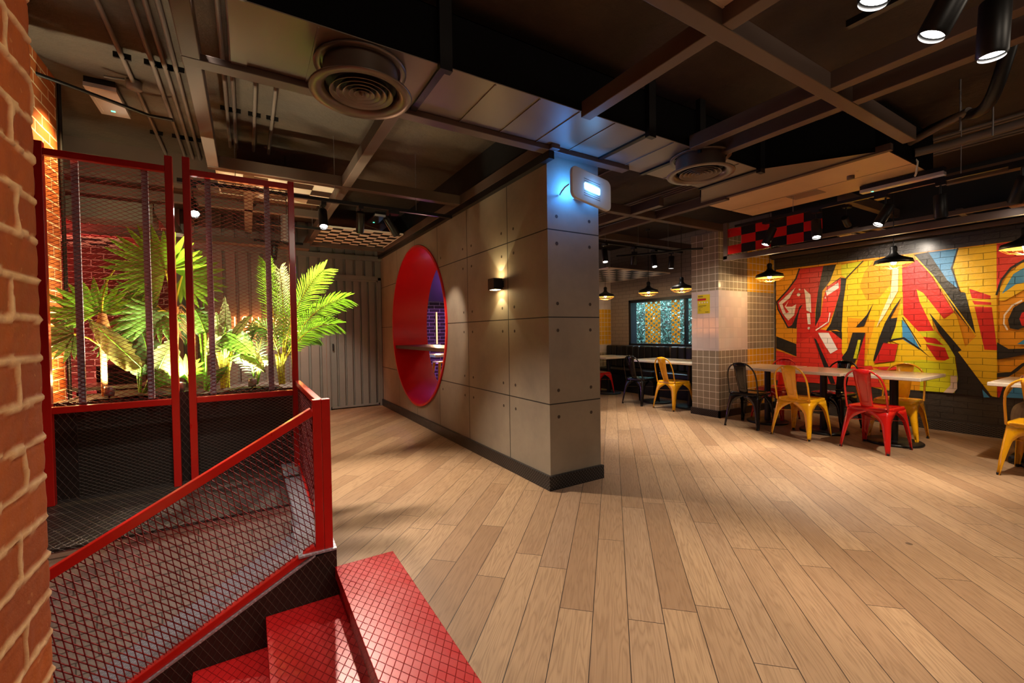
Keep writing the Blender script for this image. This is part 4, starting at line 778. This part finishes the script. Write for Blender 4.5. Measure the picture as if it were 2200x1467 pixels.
# ================================================================ furniture prototypes (built at the origin, facing +x)
def chair_proto(col,lab):
    t=thing('metal_chair',lab,'chair'); z=.45; hs=.18
    # seat: dished square pan with rounded corners
    def rr(h,r,n=5):
        o=[]
        for cx,cy,a0 in ((h-r,h-r,0),(-h+r,h-r,90),(-h+r,-h+r,180),(h-r,-h+r,270)):
            o+=[(cx+r*math.cos(R_(a0+90*i/n)),cy+r*math.sin(R_(a0+90*i/n))) for i in range(n+1)]
        return o
    b=MB(); rings=[(hs+.004,.055,z-.035),(hs+.006,.055,z-.012),(hs,.05,z),(hs-.02,.045,z-.002),(hs-.035,.04,z-.011),(.05,.03,z-.013)]; vs=[]; m=None
    for h,r,zz in rings:
        o=rr(h,r); m=len(o); vs+=[(x,y,zz) for x,y in o]
    b.add(vs,[(i*m+j,i*m+(j+1)%m,(i+1)*m+(j+1)%m,(i+1)*m+j) for i in range(len(rings)-1) for j in range(m)],True); b.add(vs[-m:],[tuple(range(m))]); b.build('seat',col,t)
    # legs: corner shells, wide at the top, arching apart below
    for sx in (-1,1):
        for sy in (-1,1):
            b=MB(); vs=[]; K=11
            for i in range(K):
                u=i/(K-1); zz=(z-.03)*(1-u); out=.022*u+.018*math.sin(u*1.5); wd=.024+.150*max(0,1-u/.34)**2+.046*(1-u)
                cx=(hs+out)*sx+(-.03*u if sx<0 else .01*u); cy=(hs+out)*sy
                r=.012
                for dx,dy in ((wd,0),(wd*.5,0),(r*1.6,0),(r*.4,r*.4),(0,r*1.6),(0,wd*.5),(0,wd)): vs.append((cx-sx*dx,cy-sy*dy,zz))
            n=7; b.add(vs,[(i*n+j,i*n+j+1,(i+1)*n+j+1,(i+1)*n+j) for i in range(K-1) for j in range(n-1)],True)
            o=b.build('leg',col,t,fix=False); s=o.modifiers.new('s','SOLIDIFY'); s.thickness=.006; s.offset=0
            cx,cy=vs[-4][0],vs[-4][1]; MB().lathe([(0,0),(.014,0),(.014,.02),(0,.02)],(cx-sx*.008,cy-sy*.008,0),8).build('foot_cap','rubber',o,fix=False)
    b=MB(); b.bar((-.17,-.17,.30),(.18,.18,.30),.018,.004); b.bar((-.17,.17,.296),(.18,-.18,.296),.018,.004); b.build('cross_brace',col,t)
    # back: bent tube hoop and flat splat
    pts=[]
    for i in range(23):
        a=math.pi*i/22; y=-.19*math.cos(a); s=math.sin(a); pts.append((-.175-.10*min(1,s**.5)*1.0,y*(1-.04*(1-s)),z-.02+.405*(s**.42)))
    pts=[(-.15,-.165,z-.03)]+pts+[(-.15,.165,z-.03)]
    pts=[Vector(p) for p in pts]; b=MB(); b.tube(pts,.0095,8); b.build('back_hoop',col,t,fix=False)
    b=MB(); vs=[]; K=10
    for i in range(K):
        u=i/(K-1); zz=z-.015+.40*u; x=-.160-.115*u-.012*math.sin(u*3.14); w=.052+.028*u
        for j in range(9):
            v=j/8*2-1; d=-.014*(1-v*v)-(.005 if (abs(v)<.6 and .12<u<.85) else 0); vs.append((x+d,w*v,zz))
    b.add(vs,[(i*9+j,i*9+j+1,(i+1)*9+j+1,(i+1)*9+j) for i in range(K-1) for j in range(8)],True); o=b.build('backrest',col,t,fix=False); s=o.modifiers.new('s','SOLIDIFY'); s.thickness=.004
    b=MB()
    for i,(ins) in enumerate((.010,.028)):
        P=[]; 
        for u,v in ((.15,-1),(.85,-1),(.85,1),(.15,1),(.15,-1)):
            w=(.052+.028*u)*.62-ins*.6; uu=u+(ins*1.2 if u<.5 else -ins*1.2); P.append((-.166-.115*uu-.012*math.sin(uu*3.14)-.020,w*v,z-.015+.40*uu))
        if i==0: b.tube(P,.0018,5,False)
    b.build('pressed_line',col,o,fix=False)
    return t
CH={c:chair_proto(m,'x') for c,m in (('yellow','yellow_paint'),('red','red_chair_paint'),('black','gun_metal'),('glossy','black_gloss'))}
USED=set()
def put(proto,key,x,y,rz,lab,group):
    o=proto if key not in USED else copy_tree(proto); USED.add(key)
    o.location=(x,y,0); o.rotation_euler=(0,0,R_(rz)); o['label']=lab; o['group']=group; return o
g='metal chairs around the mural tables'
for c,x,y,rz,lab in (('black',5.62,3.23,4,'dark grey metal chair in front of the tiled pier at the mural tables'),('yellow',5.59,2.60,-3,'yellow metal chair between the dark grey and red ones, nearest row'),('red',5.61,1.89,-6,'glossy red metal chair in the nearest row of the mural tables'),
    ('red',6.32,3.28,180,'red metal chair against the mural wall beside the pier'),('glossy',6.34,2.58,176,'glossy black metal chair against the mural wall'),('yellow',6.30,1.92,184,'yellow metal chair against the mural wall behind the red one'),
    ('yellow',5.64,.76,-4,'yellow metal chair cut by the right edge of the photo'),('black',6.42,.74,180,'dark metal chair under the seated person')):
    put(CH[c],c,x,y,rz,lab,g)
g='metal chairs at the booth tables'
for c,x,y,rz,lab in (('black',5.83,5.27,2,'dark grey metal chair at the booth tables'),('yellow',5.88,4.63,-4,'yellow metal chair at the booth tables'),('red',6.02,6.55,0,'red metal chair mostly hidden by the concrete wall')):
    put(CH[c],c,x,y,rz,lab,g)
def table_proto():
    t=thing('cafe_table','x','table')
    MB().box(-.375,.375,-.322,.322,.722,.757).build('tabletop','terrazzo',t,bevel=.006)
    MB().box(-.2,.2,-.2,.2,.705,.722).build('mounting_plate','black_metal',t,bevel=.004)
    MB().lathe([(.038,.025),(.038,.705)],(0,0,0),24).build('pedestal','black_metal',t,fix=False)
    MB().lathe([(0,0),(.245,0),(.25,.006),(.25,.02),(.24,.027),(0,.03)],(0,0,0),48).build('base','black_metal',t,fix=False)
    return t
TP=table_proto()
for x,y,lab,g in ((6.02,3.22,'terrazzo table beside the tiled pier at the mural','tables along the mural'),(6.0,2.54,'middle terrazzo table of the mural row','tables along the mural'),(6.02,1.87,'terrazzo table behind the red chair, end of the mural row','tables along the mural'),(6.08,.79,'terrazzo table at the right edge of the photo','tables along the mural'),
    (6.15,4.53,'terrazzo booth table behind the tiled pier','tables along the booth'),(6.15,5.20,'terrazzo booth table behind the dark grey chair','tables along the booth'),(6.25,6.50,'terrazzo booth table beside the concrete wall','tables along the booth')):
    put(TP,'t',x,y,0,lab,g)
# booth bench
for y0,y1,lab in ((5.72,7.36,'long black channelled leather bench under the window'),(4.25,5.60,'short black channelled leather bench behind the tiled pier')):
    t=thing('booth_bench',lab,'bench',(6.9,(y0+y1)/2,0),'leather benches under the window')
    MB().box(6.66,7.16,y0,y1,.0,.36).build('base','black_matte',t,bevel=.01); MB().box(6.62,7.05,y0,y1,.36,.47).build('seat','leather_black',t,bevel=.03)
    n=round((y1-y0)/.17)
    for i in range(n):
        a=y0+(y1-y0)*i/n+.004; c=y0+(y1-y0)*(i+1)/n-.004; MB().box(7.0,7.165,a,c,.47,.945).build('back_channel','leather_black',t,bevel=.028)
# seated person, mostly outside the right edge
def skin(name,mat,nodes,edges,parent=None,root=0):
    me=D.meshes.new(name); off=ORG.get(parent.name,Vector()) if parent else Vector(); me.from_pydata([tuple(Vector(n[:3])-off) for n in nodes],[],[]); 
    bm=bmesh.new(); bm.from_mesh(me); bm.verts.ensure_lookup_table(); 
    for a,c in edges: bm.edges.new((bm.verts[a],bm.verts[c]))
    bm.to_mesh(me); bm.free(); o=D.objects.new(name,me); COL.objects.link(o); sk=o.modifiers.new('skin','SKIN')
    if not me.skin_vertices: me.attributes.new
    for i,n in enumerate(nodes): me.skin_vertices[0].data[i].radius=(n[3],n[4] if len(n)>4 else n[3]); me.skin_vertices[0].data[i].use_root=(i==root)
    s=o.modifiers.new('sub','SUBSURF'); s.levels=2; s.render_levels=2; me.materials.append(MATS[mat])
    if parent: o.parent=parent; ORG[o.name]=off
    return o
def person():
    t=thing('person','seated person in khaki trousers at the right edge, elbow on the table','person',(6.45,.62,0))
    N=[(6.48,.66,.53,.15,.12),(6.50,.64,.75,.13,.11),(6.46,.62,.98,.15,.11),(6.44,.61,1.14,.06,.06),(6.42,.60,1.20,.055,.055),
       (6.46,.80,1.08,.055,.055),(6.38,.90,.86,.045,.045),(6.16,.93,.80,.034,.034),(6.10,.93,.80,.028,.028),(6.45,.42,1.08,.055,.055),(6.36,.34,.88,.045,.045),(6.14,.42,.80,.034,.034),(6.08,.43,.80,.028,.028)]
    E=[(0,1),(1,2),(2,3),(3,4),(2,5),(5,6),(6,7),(7,8),(2,9),(9,10),(10,11),(11,12)]
    body=skin('body','skin',N,E,t)
    N2=[(6.48,.66,.535,.165,.135),(6.44,.77,.53,.09,.085),(6.06,.97,.50,.066,.066),(6.10,.98,.27,.055,.055),(6.14,.98,.10,.045,.045),(6.44,.55,.53,.09,.085),(6.06,.50,.50,.066,.066),(6.10,.50,.27,.055,.055),(6.14,.50,.10,.045,.045)]
    skin('trousers','khaki_cloth',N2,[(0,1),(1,2),(2,3),(3,4),(0,5),(5,6),(6,7),(7,8)],t)
    N3=[(6.50,.64,.66,.15,.13),(6.50,.64,.80,.14,.12),(6.46,.62,1.0,.165,.12),(6.44,.61,1.12,.075,.075),(6.46,.80,1.07,.07,.07),(6.42,.87,.95,.06,.06),(6.45,.42,1.07,.07,.07),(6.40,.36,.97,.06,.06)]
    skin('shirt','dark_cloth',N3,[(0,1),(1,2),(2,3),(2,4),(4,5),(2,6),(6,7)],t)
    b=MB(); b.lathe([(0,-.12),(.045,-.11),(.066,-.06),(.076,0),(.078,.04),(.066,.085),(.035,.112),(0,.12)],(6.40,.60,1.34),20); b.lathe([(0,0),(.012,.005),(.006,.02)],(6.325,.60,1.33),8,(-1,0,0)); b.lathe([(0,-.028),(.008,0),(0,.028)],(6.41,.678,1.34),8); b.lathe([(0,-.028),(.008,0),(0,.028)],(6.41,.522,1.34),8); b.build('head','skin',t,fix=False)
    b=MB(); b.lathe([(.080,-.03),(.084,.03),(.075,.085),(.045,.12),(0,.13)],(6.412,.60,1.35),20); b.build('hair','hair_black',t,fix=False)
    for y,y2 in ((.93,1),(.43,-1)):
        h=MB(); h.box(6.03,6.10,y-.036,y+.036,.785,.806)
        for k,(o,l) in enumerate(((-.027,.062),(-.009,.074),(.009,.07),(.027,.054))): h.tube([(6.035,y+o,.795),(6.035-l*.55,y+o,.79),(6.035-l,y+o,.775)],[.0085,.008,.007],8)
        h.tube([(6.08,y-y2*.03,.795),(6.055,y-y2*.055,.79),(6.03,y-y2*.06,.785)],[.010,.009,.008],8); h.build('hand','skin',t,bevel=.006)
    for y in (.98,.50): MB().box(5.94,6.19,y-.045,y+.045,0,.075).build('shoe','black_metal',t,bevel=.025)
person()

# ================================================================ pendant barn lamps
def pendant_proto():
    t=thing('pendant_lamp','x','lamp')
    b=MB(); b.lathe([(.018,.20),(.03,.19),(.034,.17),(.03,.13),(.045,.10),(.085,.075),(.165,.045),(.178,0),(.174,-.002),(.162,.04),(.08,.070),(.03,.09)],(0,0,0),40); b.build('shade','black_metal',t,fix=False)
    MB().lathe([(.172,.002),(.160,.038),(.082,.066),(.02,.085)],(0,0,-.001),40).build('shade_lining','brass',t,fix=False)
    MB().lathe([(0,-.025),(.018,-.018),(.028,.005),(.022,.03),(.012,.05)],(0,0,.012),16).build('bulb','bulb_warm',t,fix=False)
    b=MB()
    for k in range(6):
        a=math.pi*k/6; b.tube([(.174*math.cos(a),.174*math.sin(a),0),(.12*math.cos(a),.12*math.sin(a),-.04),(0,0,-.062),(-.12*math.cos(a),-.12*math.sin(a),-.04),(-.174*math.cos(a),-.174*math.sin(a),0)],.0018,5,False)
    for r,z in ((.118,-.04),(.06,-.056)): b.tube([(r*math.cos(2*math.pi*i/24),r*math.sin(2*math.pi*i/24),z) for i in range(25)],.0018,5,False)
    b.build('wire_guard','brass',t,fix=False); MB().tube([(0,0,.19),(0,0,1.13)],.004,6).build('cord','black_metal',t,fix=False); MB().lathe([(0,0),(.04,0),(.04,.03)],(0,0,1.11),16).build('ceiling_rose','black_metal',t,fix=False)
    return t
simple('brass',(.70,.56,.30),.35,.6)
PP=pendant_proto()
for x,y,z,lab in ((6.28,3.33,1.985,'caged barn pendant lamp beside the tiled pier in front of the mural'),(6.28,1.96,1.985,'caged barn pendant lamp over the middle of the mural'),(6.30,.98,1.995,'caged barn pendant lamp cut by the right photo edge'),
    (6.18,5.40,1.945,'caged barn pendant lamp at the left above the window'),(6.18,4.70,1.945,'caged barn pendant lamp half hidden by the tiled pier'),(6.18,6.50,1.955,'caged barn pendant lamp beside the concrete wall edge')):
    o=put(PP,'p',x,y,0,lab,'caged barn pendant lamps over the tables'); o.location.z=z
    light('POINT',(x,y,z-.035),7 if y<4 else 4,(1,.70,.36),.03)

# ================================================================ track spotlights
def spot(x,y,z,aim,lab,group,on=True,L=.19,r=.045,e=60,ang=55,ztop=2.5,col=(1,.86,.70),blend=.7):
    """z,x,y: centre of the lens"""
    t=thing('track_spotlight',lab,'spotlight',(x,y,ztop),group); a=(Vector(aim)-Vector((x,y,z))).normalized(); m=Vector((x,y,z)); top=m-a*L
    MB().lathe([(r*.86,-.012),(r,0),(r,L-.006),(r*.93,L),(0,L)],m,28,-a).build('cylinder_head','black_metal' if group!='g0' else 'grey_beam',t,fix=False)
    MB().disc(m-a*.006,r*.88,28,a).build('lens','lamp_white' if on else 'diffuser_metal',t,fix=False)
    mid=m-a*L*.62; b=MB(); b.tube([mid,(mid.x,mid.y,ztop-.02)],.008,8); b.build('bracket','black_metal',t,fix=False)
    MB().box(min(x,mid.x)-.02,max(x,mid.x)+.02,min(y,mid.y)-.03,max(y,mid.y)+.03,ztop-.03,ztop).build('adapter','black_metal',t)
    if on: light('SPOT',m+a*.012,e,col,.03,aim=m+a,angle=ang,blend=blend)
g='spotlights on the track over the left corridor'
spot(-.345,4.35,2.27,(.12,1.95,-.2),'lit spotlight seen between the two mesh screens',g,e=110,ang=60,r=.04); spot(.625,4.35,2.28,(.55,3.05,0),'lit spotlight hanging right of the mesh screens',g,e=250,ang=92,r=.04)
spot(.955,4.38,2.27,(1.1,5.7,0),'dark cylinder spotlight in the middle of the corridor track',g,e=150,r=.038,ang=50); spot(1.31,4.38,2.28,(2.05,4.7,1.3),'slanted spotlight nearest the concrete wall',g,e=40,r=.038,ang=42)
g='spotlights further down the left corridor'
spot(.40,5.60,2.33,(.7,7.6,.4),'small lit spotlight seen through the right mesh screen',g,e=90,r=.04); spot(.33,6.8,2.33,(.2,7.8,.2),'farthest small spotlight of the left corridor',g,e=14,r=.04)
for ax,c,a,d,z,lab in (('x',4.33,-.45,1.9,2.5,'black light track over the left corridor'),('x',5.62,.1,.8,2.52,'short light track behind the right mesh screen'),('y',5.09,-.8,3.1,2.5,'long black light track in front of the mural'),('x',4.78,4.2,6.3,2.56,'light track behind the concrete wall corner'),('y',2.35,-.6,.9,2.62,'light track at the upper right photo edge'),('x',6.83,.1,.7,2.55,'farthest short light track before the grey corrugated wall')):
    b=MB(); (b.box(a,d,c-.017,c+.017,z,z+.03) if ax=='x' else b.box(c-.017,c+.017,a,d,z,z+.03)); o=b.build('light_track','black_metal'); tag(o,lab,'light track'); ORG[o.name]=Vector((0,0,0))
    n=3
    for i in range(n):
        s=a+(d-a)*(i+.5)/n; p=(s,c) if ax=='x' else (c,s); MB().tube([(p[0],p[1],z+.03),(p[0],p[1],3.12)],.003,5,False).build('suspension_wire','steel',o,fix=False)
g='spotlights on the track in front of the mural'
spot(5.09,2.74,2.24,(4.4,3.4,0),'slanted spotlight in front of the red checkered sign',g,e=150); spot(5.09,2.22,2.22,(4.4,1.85,0),'bright spotlight left of centre on the mural track',g,e=130,ang=58); spot(5.9,2.25,2.44,(7.2,2.25,1.45),'added small spotlight behind the beams washing the mural',g,e=62,ang=75,r=.035,L=.12,ztop=2.66); spot(5.09,1.70,2.24,(4.0,2.5,0),'spotlight leaning left in the middle of the mural track',g,e=150)  # the one behind the beams is an added fixture to brighten the mural
spot(5.09,1.27,2.20,(5.1,1.2,0),'vertical unlit spotlight hanging from the mural track',g,on=False); spot(5.09,.85,2.22,(5.4,1.6,0),'spotlight at the right end of the mural track',g,e=90,ang=65)
g='spotlights over the booth side'
for x,y,aim,lab,e in ((4.55,4.78,(4.3,4.3,0),'lit spotlight right beside the concrete wall edge',85),(5.14,4.78,(5.3,5.2,0),'second slanted spotlight behind the concrete wall edge',40),(5.62,4.78,(5.3,4.2,0),'slanted grey spotlight left of the tiled pier, middle',75),(6.02,4.78,(6.0,4.9,0),'spotlight nearest the tiled pier over the booth',16)):
    spot(x,y,2.30,aim,lab,g,e=e,ztop=2.56)
g='large spotlights at the upper right'
spot(1.71,.585,2.30,(1.4,1.3,0),'cut off lit spotlight at the very top of the photo',g,e=26,ztop=2.62,ang=70); spot(2.087,.544,2.30,(1.55,1.5,0),'large lit spotlight slanting up to the right',g,e=34,ztop=2.62,ang=66,L=.24); spot(2.442,.470,2.30,(2.35,.55,0),'largest lit spotlight at the upper right corner',g,e=40,ztop=2.62,ang=70,L=.2)
# added spots without fixtures, just outside the frame along the same tracks
g='added spots outside the frame'
for x,y,aim,e in ((2.35,-.4,(2.9,.35,0),72),(5.09,-.3,(4.6,.5,0),75),(2.35,.1,(3.0,1.3,0),36)): light('SPOT',(x,y,2.35),e*1.3,(1,.84,.66),.04,aim=aim,angle=54,blend=.8)

light('SPOT',(4.3,2.9,2.5),34,(1,.86,.70),.05,aim=(5.85,3.9,1.3),angle=52,blend=.9)  # added spot without a fixture, brightens the tiled pier
# ================================================================ things on the concrete wall and elsewhere
t=thing('wall_lamp','small black up and down wall lamp on the concrete wall','lamp',(2.05,3.545,1.72))
b=MB(); b.box(1.935,2.03,3.485,3.60,1.668,1.772); b.build('housing','black_metal',t,bevel=.003); MB().box(2.03,2.05,3.50,3.585,1.69,1.75).build('wall_plate','black_metal',t)
MB().box(1.95,2.015,3.50,3.585,1.7722,1.7732).build('upper_lens','bulb_warm',t); MB().box(1.95,2.015,3.50,3.585,1.6668,1.6678).build('lower_lens','bulb_warm',t)
light('SPOT',(1.985,3.545,1.776),2.4,(1,.9,.5),.002,aim=(1.985,3.545,5),angle=84,blend=.05); light('SPOT',(1.985,3.545,1.664),2.4,(1,.9,.5),.002,aim=(1.985,3.545,-5),angle=84,blend=.05)
# (the lamp body is hollow for the two beams)
D.objects['housing'] if 'housing' in D.objects else None
t=thing('insect_light','pale rounded device with a blue glowing window on the pillar top','light fixture',(2.38,2.75,2.41))
def rrect(w,h,r,n=6):
    o=[]
    for cx,cy,a0 in ((w-r,h-r,0),(-w+r,h-r,90),(-w+r,-h+r,180),(w-r,-h+r,270)): o+=[(cx+r*math.cos(R_(a0+90*i/n)),cy+r*math.sin(R_(a0+90*i/n))) for i in range(n+1)]
    return o
P=rrect(.205,.125,.05); b=MB(); b.prism([(2.375+x,2.405+z-.035*x/.2) for x,z in P],'y',2.635,2.665); b.build('front_plate','white_plastic',t,bevel=.006)
b=MB(); b.prism([(2.375+x*.42+.0,2.405+z*.17-.006*x/.08) for x,z in rrect(.19,.15,.03)],'y',2.631,2.636); b.build('lit_window','blue_screen',t)
b=MB()
for r in range(9):
    for c in range(20):
        if abs(r-4)<=1: continue
        x=2.295+c*.0085; z=2.475-r*.016; b.box(x-.0022,x+.0022,2.6335,2.636,z-.0022-.0014*c,z+.0022-.0014*c)
b.build('vent_holes','black_matte',t)
MB().box(2.31,2.45,2.665,2.80,2.36,2.45).build('mounting_bracket','white_plastic',t); MB().tube([(2.17,2.67,2.42),(2.15,2.70,2.40),(2.15,2.74,2.38),(2.17,2.79,2.37)],.006,8).build('cable','steel',t,fix=False)
light('POINT',(2.24,2.72,2.42),3.2,(.04,.28,1),.03); light('POINT',(2.50,2.72,2.40),1.0,(.04,.28,1),.03); light('POINT',(2.38,2.60,2.40),.5,(.1,.4,1),.03)
# notice on the pier
t=thing('notice','yellow printed notice taped on the white tiles of the pier','poster',(5.735,3.985,1.64))
MB().box(5.7355,5.738,3.885,4.085,1.505,1.78).build('paper','yellow_paper',t)
MB().box(5.7345,5.7355,3.945,4.085,1.695,1.725).build('red_banner','red_ink',t)
b=MB()
for y0,y1,z,h in ((3.995,4.075,1.752,.010),(4.0,4.07,1.738,.004),(3.94,4.06,1.62,.004),(3.95,4.07,1.61,.004),(4.0,4.07,1.595,.004),(4.03,4.07,1.575,.003),(4.04,4.07,1.56,.003),(4.02,4.07,1.545,.003),(3.905,3.96,1.52,.008)): b.box(5.7345,5.7355,y0,y1,z,z+h)
b.build('printed_lines','dark_ink',t)
b=MB()
for i in range(4): b.disc((5.7345,4.05-i*.042,1.665),.012,14,(-1,0,0))
b.build('pictogram_row','checker_white',t,fix=False)
t=thing('wall_socket','white socket on the side of the tiled pier near the floor','socket',(6.33,3.745,.395)); MB().box(6.29,6.37,3.742,3.75,.355,.435).build('plate','white_plastic',t,bevel=.004); b=MB(); b.disc((6.33,3.7415,.395),.012,12,(0,-1,0)); b.build('holes','black_matte',t,fix=False)
t=thing('wall_box','small dark switch box on the mural wall near the floor','box',(7.19,3.55,.40)); MB().box(7.17,7.197,3.47,3.60,.35,.46).build('box','grey_beam',t,bevel=.004)
# neon words on the corrugated wall
ST={'W':[[(0,1),(.25,0),(.5,.8),(.75,0),(1,1)]],'I':[[(.5,0),(.5,1)]],'S':[[(.95,.85),(.7,1),(.3,1),(.05,.82),(.15,.58),(.85,.42),(.95,.18),(.7,0),(.3,0),(.05,.15)]],'H':[[(0,0),(0,1)],[(1,0),(1,1)],[(0,.5),(1,.5)]],'Y':[[(0,1),(.5,.5),(1,1)],[(.5,.5),(.5,0)]],'O':[[(.5+.5*math.cos(i*math.pi/8),.5+.5*math.sin(i*math.pi/8)) for i in range(17)]],'U':[[(0,1),(0,.3),(.2,.03),(.5,0),(.8,.03),(1,.3),(1,1)]],'E':[[(1,1),(0,1),(0,0),(1,0)],[(0,.5),(.8,.5)]],'R':[[(0,0),(0,1),(.7,1),(1,.85),(1,.62),(.7,.5),(0,.5)],[(.5,.5),(1,0)]]}
t=thing('neon_sign','orange neon words WISH YOU WERE HERE on the grey corrugated wall','neon sign',(.2,7.8,1.4))
for txt,z0,x0 in (('WISH YOU',1.41,-.34),('WERE HERE',1.185,-.42)):
    for i,ch in enumerate(txt):
        if ch==' ': continue
        b=MB(); w=.085 if ch!='I' else .085
        for s in ST[ch]: b.tube([(x0+i*.135+u*w,7.80,z0+v*.155) for u,v in s],.0075,6)
        b.build('neon_letter','neon_orange',t,fix=False)
light('POINT',(.2,7.6,1.4),5,(1,.3,.08),.3)
# glow strips of the red and violet walls
def strip(p,ax,L,lab,mat,col,e,vert=True):
    t=thing('light_strip',lab,'light strip',p); x,y,z=p
    MB().box(x-.02,x+.02,y,y+.02,z-L/2,z+L/2).build('channel','steel',t); MB().box(x-.012,x+.012,y-.012,y,z-L/2,z+L/2).build('diffuser',mat,t); 
strip((3.66,9.28,1.39),'z',.72,'vertical glowing light bar on the violet brick wall seen through the opening','led_warm',None,0)
light('AREA',(3.66,9.22,1.39),14,(1,.6,.3),aim=(3.66,0,1.39),sx=.04,sy=.7)
light('POINT',(4.3,8.6,2.6),30,(.62,.16,1),.15); light('POINT',(3.2,8.3,.5),12,(.62,.16,1),.15); light('POINT',(3.5,6.6,1.9),7,(1,.8,.6),.15)  # the last, warm point is added to brighten the yellow stool
light('SPOT',(-2.2,6.6,2.9),46,(1,.10,.08),.1,aim=(-1.6,7.85,1.6),angle=110); light('SPOT',(-1.6,7.2,.35),34,(1,.35,.28),.1,aim=(-1.7,7.85,1.1),angle=140); light('POINT',(-2.2,7.3,2.2),4,(1,.12,.10),.1)
light('SPOT',(-1.06,4.0,.95),24,(1,.62,.22),.03,aim=(-1.13,4.2,2.6),angle=120,blend=.9); light('SPOT',(-.9,4.1,2.9),40,(1,.66,.3),.05,aim=(-1.15,4.2,1.2),angle=100)
# bar stool and table beyond the round opening
t=thing('bar_stool','yellow metal bar stool seen through the round opening','stool',(3.02,7.35,0))
MB().box(2.86,3.18,7.19,7.51,.74,.765).build('seat','yellow_paint',t,bevel=.02)
for sx in (-1,1):
    for sy in (-1,1): MB().tube([(3.02+sx*.13,7.35+sy*.13,.75),(3.02+sx*.20,7.35+sy*.20,0)],[.028,.013],8).build('leg','yellow_paint',t,fix=False)
MB().tube([(3.18,7.21,.76),(3.24,7.22,.98),(3.25,7.35,1.04),(3.24,7.48,.98),(3.18,7.49,.76)],.011,8).build('back_hoop','yellow_paint',t,fix=False)
b=MB()
for z in (.28,): b.bar((2.84,7.17,z),(3.2,7.17,z),.012,.012); b.bar((2.84,7.53,z),(3.2,7.53,z),.012,.012)
b.build('footrest','yellow_paint',t)
t=thing('high_table','pale high table behind the bar stool','table',(3.5,8.0,0)); MB().box(3.0,4.2,7.7,8.3,.82,.86).build('tabletop','terrazzo',t); MB().box(3.5,3.6,7.95,8.05,0,.82).build('pedestal','black_metal',t)
# things behind the planter at the red brick wall
t=thing('side_table','pale table in front of the red brick wall','table',(-1.45,6.6,0)); MB().box(-2.1,-1.05,6.3,6.9,.71,.75).build('tabletop','terrazzo',t,bevel=.01); MB().tube([(-1.6,6.6,.03),(-1.6,6.6,.71)],.035,12).build('pedestal','black_metal',t,fix=False); MB().lathe([(0,0),(.22,0),(.22,.02),(0,.03)],(-1.6,6.6,0),24).build('base','black_metal',t,fix=False)
tag(MB().box(-1.58,-1.18,7.1,7.5,.0,.93).build('black_cabinet','black_matte',bevel=.01),'black cabinet at the foot of the red brick wall','cabinet')
tag(MB().box(-1.36,-1.05,6.45,6.7,.75,.88).build('black_box','black_matte',bevel=.01),'black box on the pale table behind the planter','box')
tag(MB().tube([(-1.11,4.345,.26),(-1.11,4.345,3.1)],.012,10).build('pipe','black_metal',fix=False),'thin black pipe on the end of the orange brick stub','pipe')
b=MB(); b.box(-1.55,-.84,6.0,6.35,2.50,2.70); tag(b.build('access_box','duct_board'),'beige box unit under the ceiling seen through the left screen','air conditioner')
o=MB().tube([(-1.2,3.95,2.98),(-1.0,4.1,2.99),(-.8,4.2,2.98),(-.6,4.25,2.95),(-.45,4.2,2.93)],.013,8).build('corrugated_cable','black_metal',fix=False); tag(o,'black ribbed cable running along the ceiling above the left screen','cable')
t=thing('smoke_detector','round white smoke detector on the beam behind the gap between the screens','smoke detector',(-.69,6.6,2.52)); MB().lathe([(0,-.035),(.045,-.03),(.055,0)],(-.69,6.6,2.52),24).build('body','white_plastic',t,fix=False)
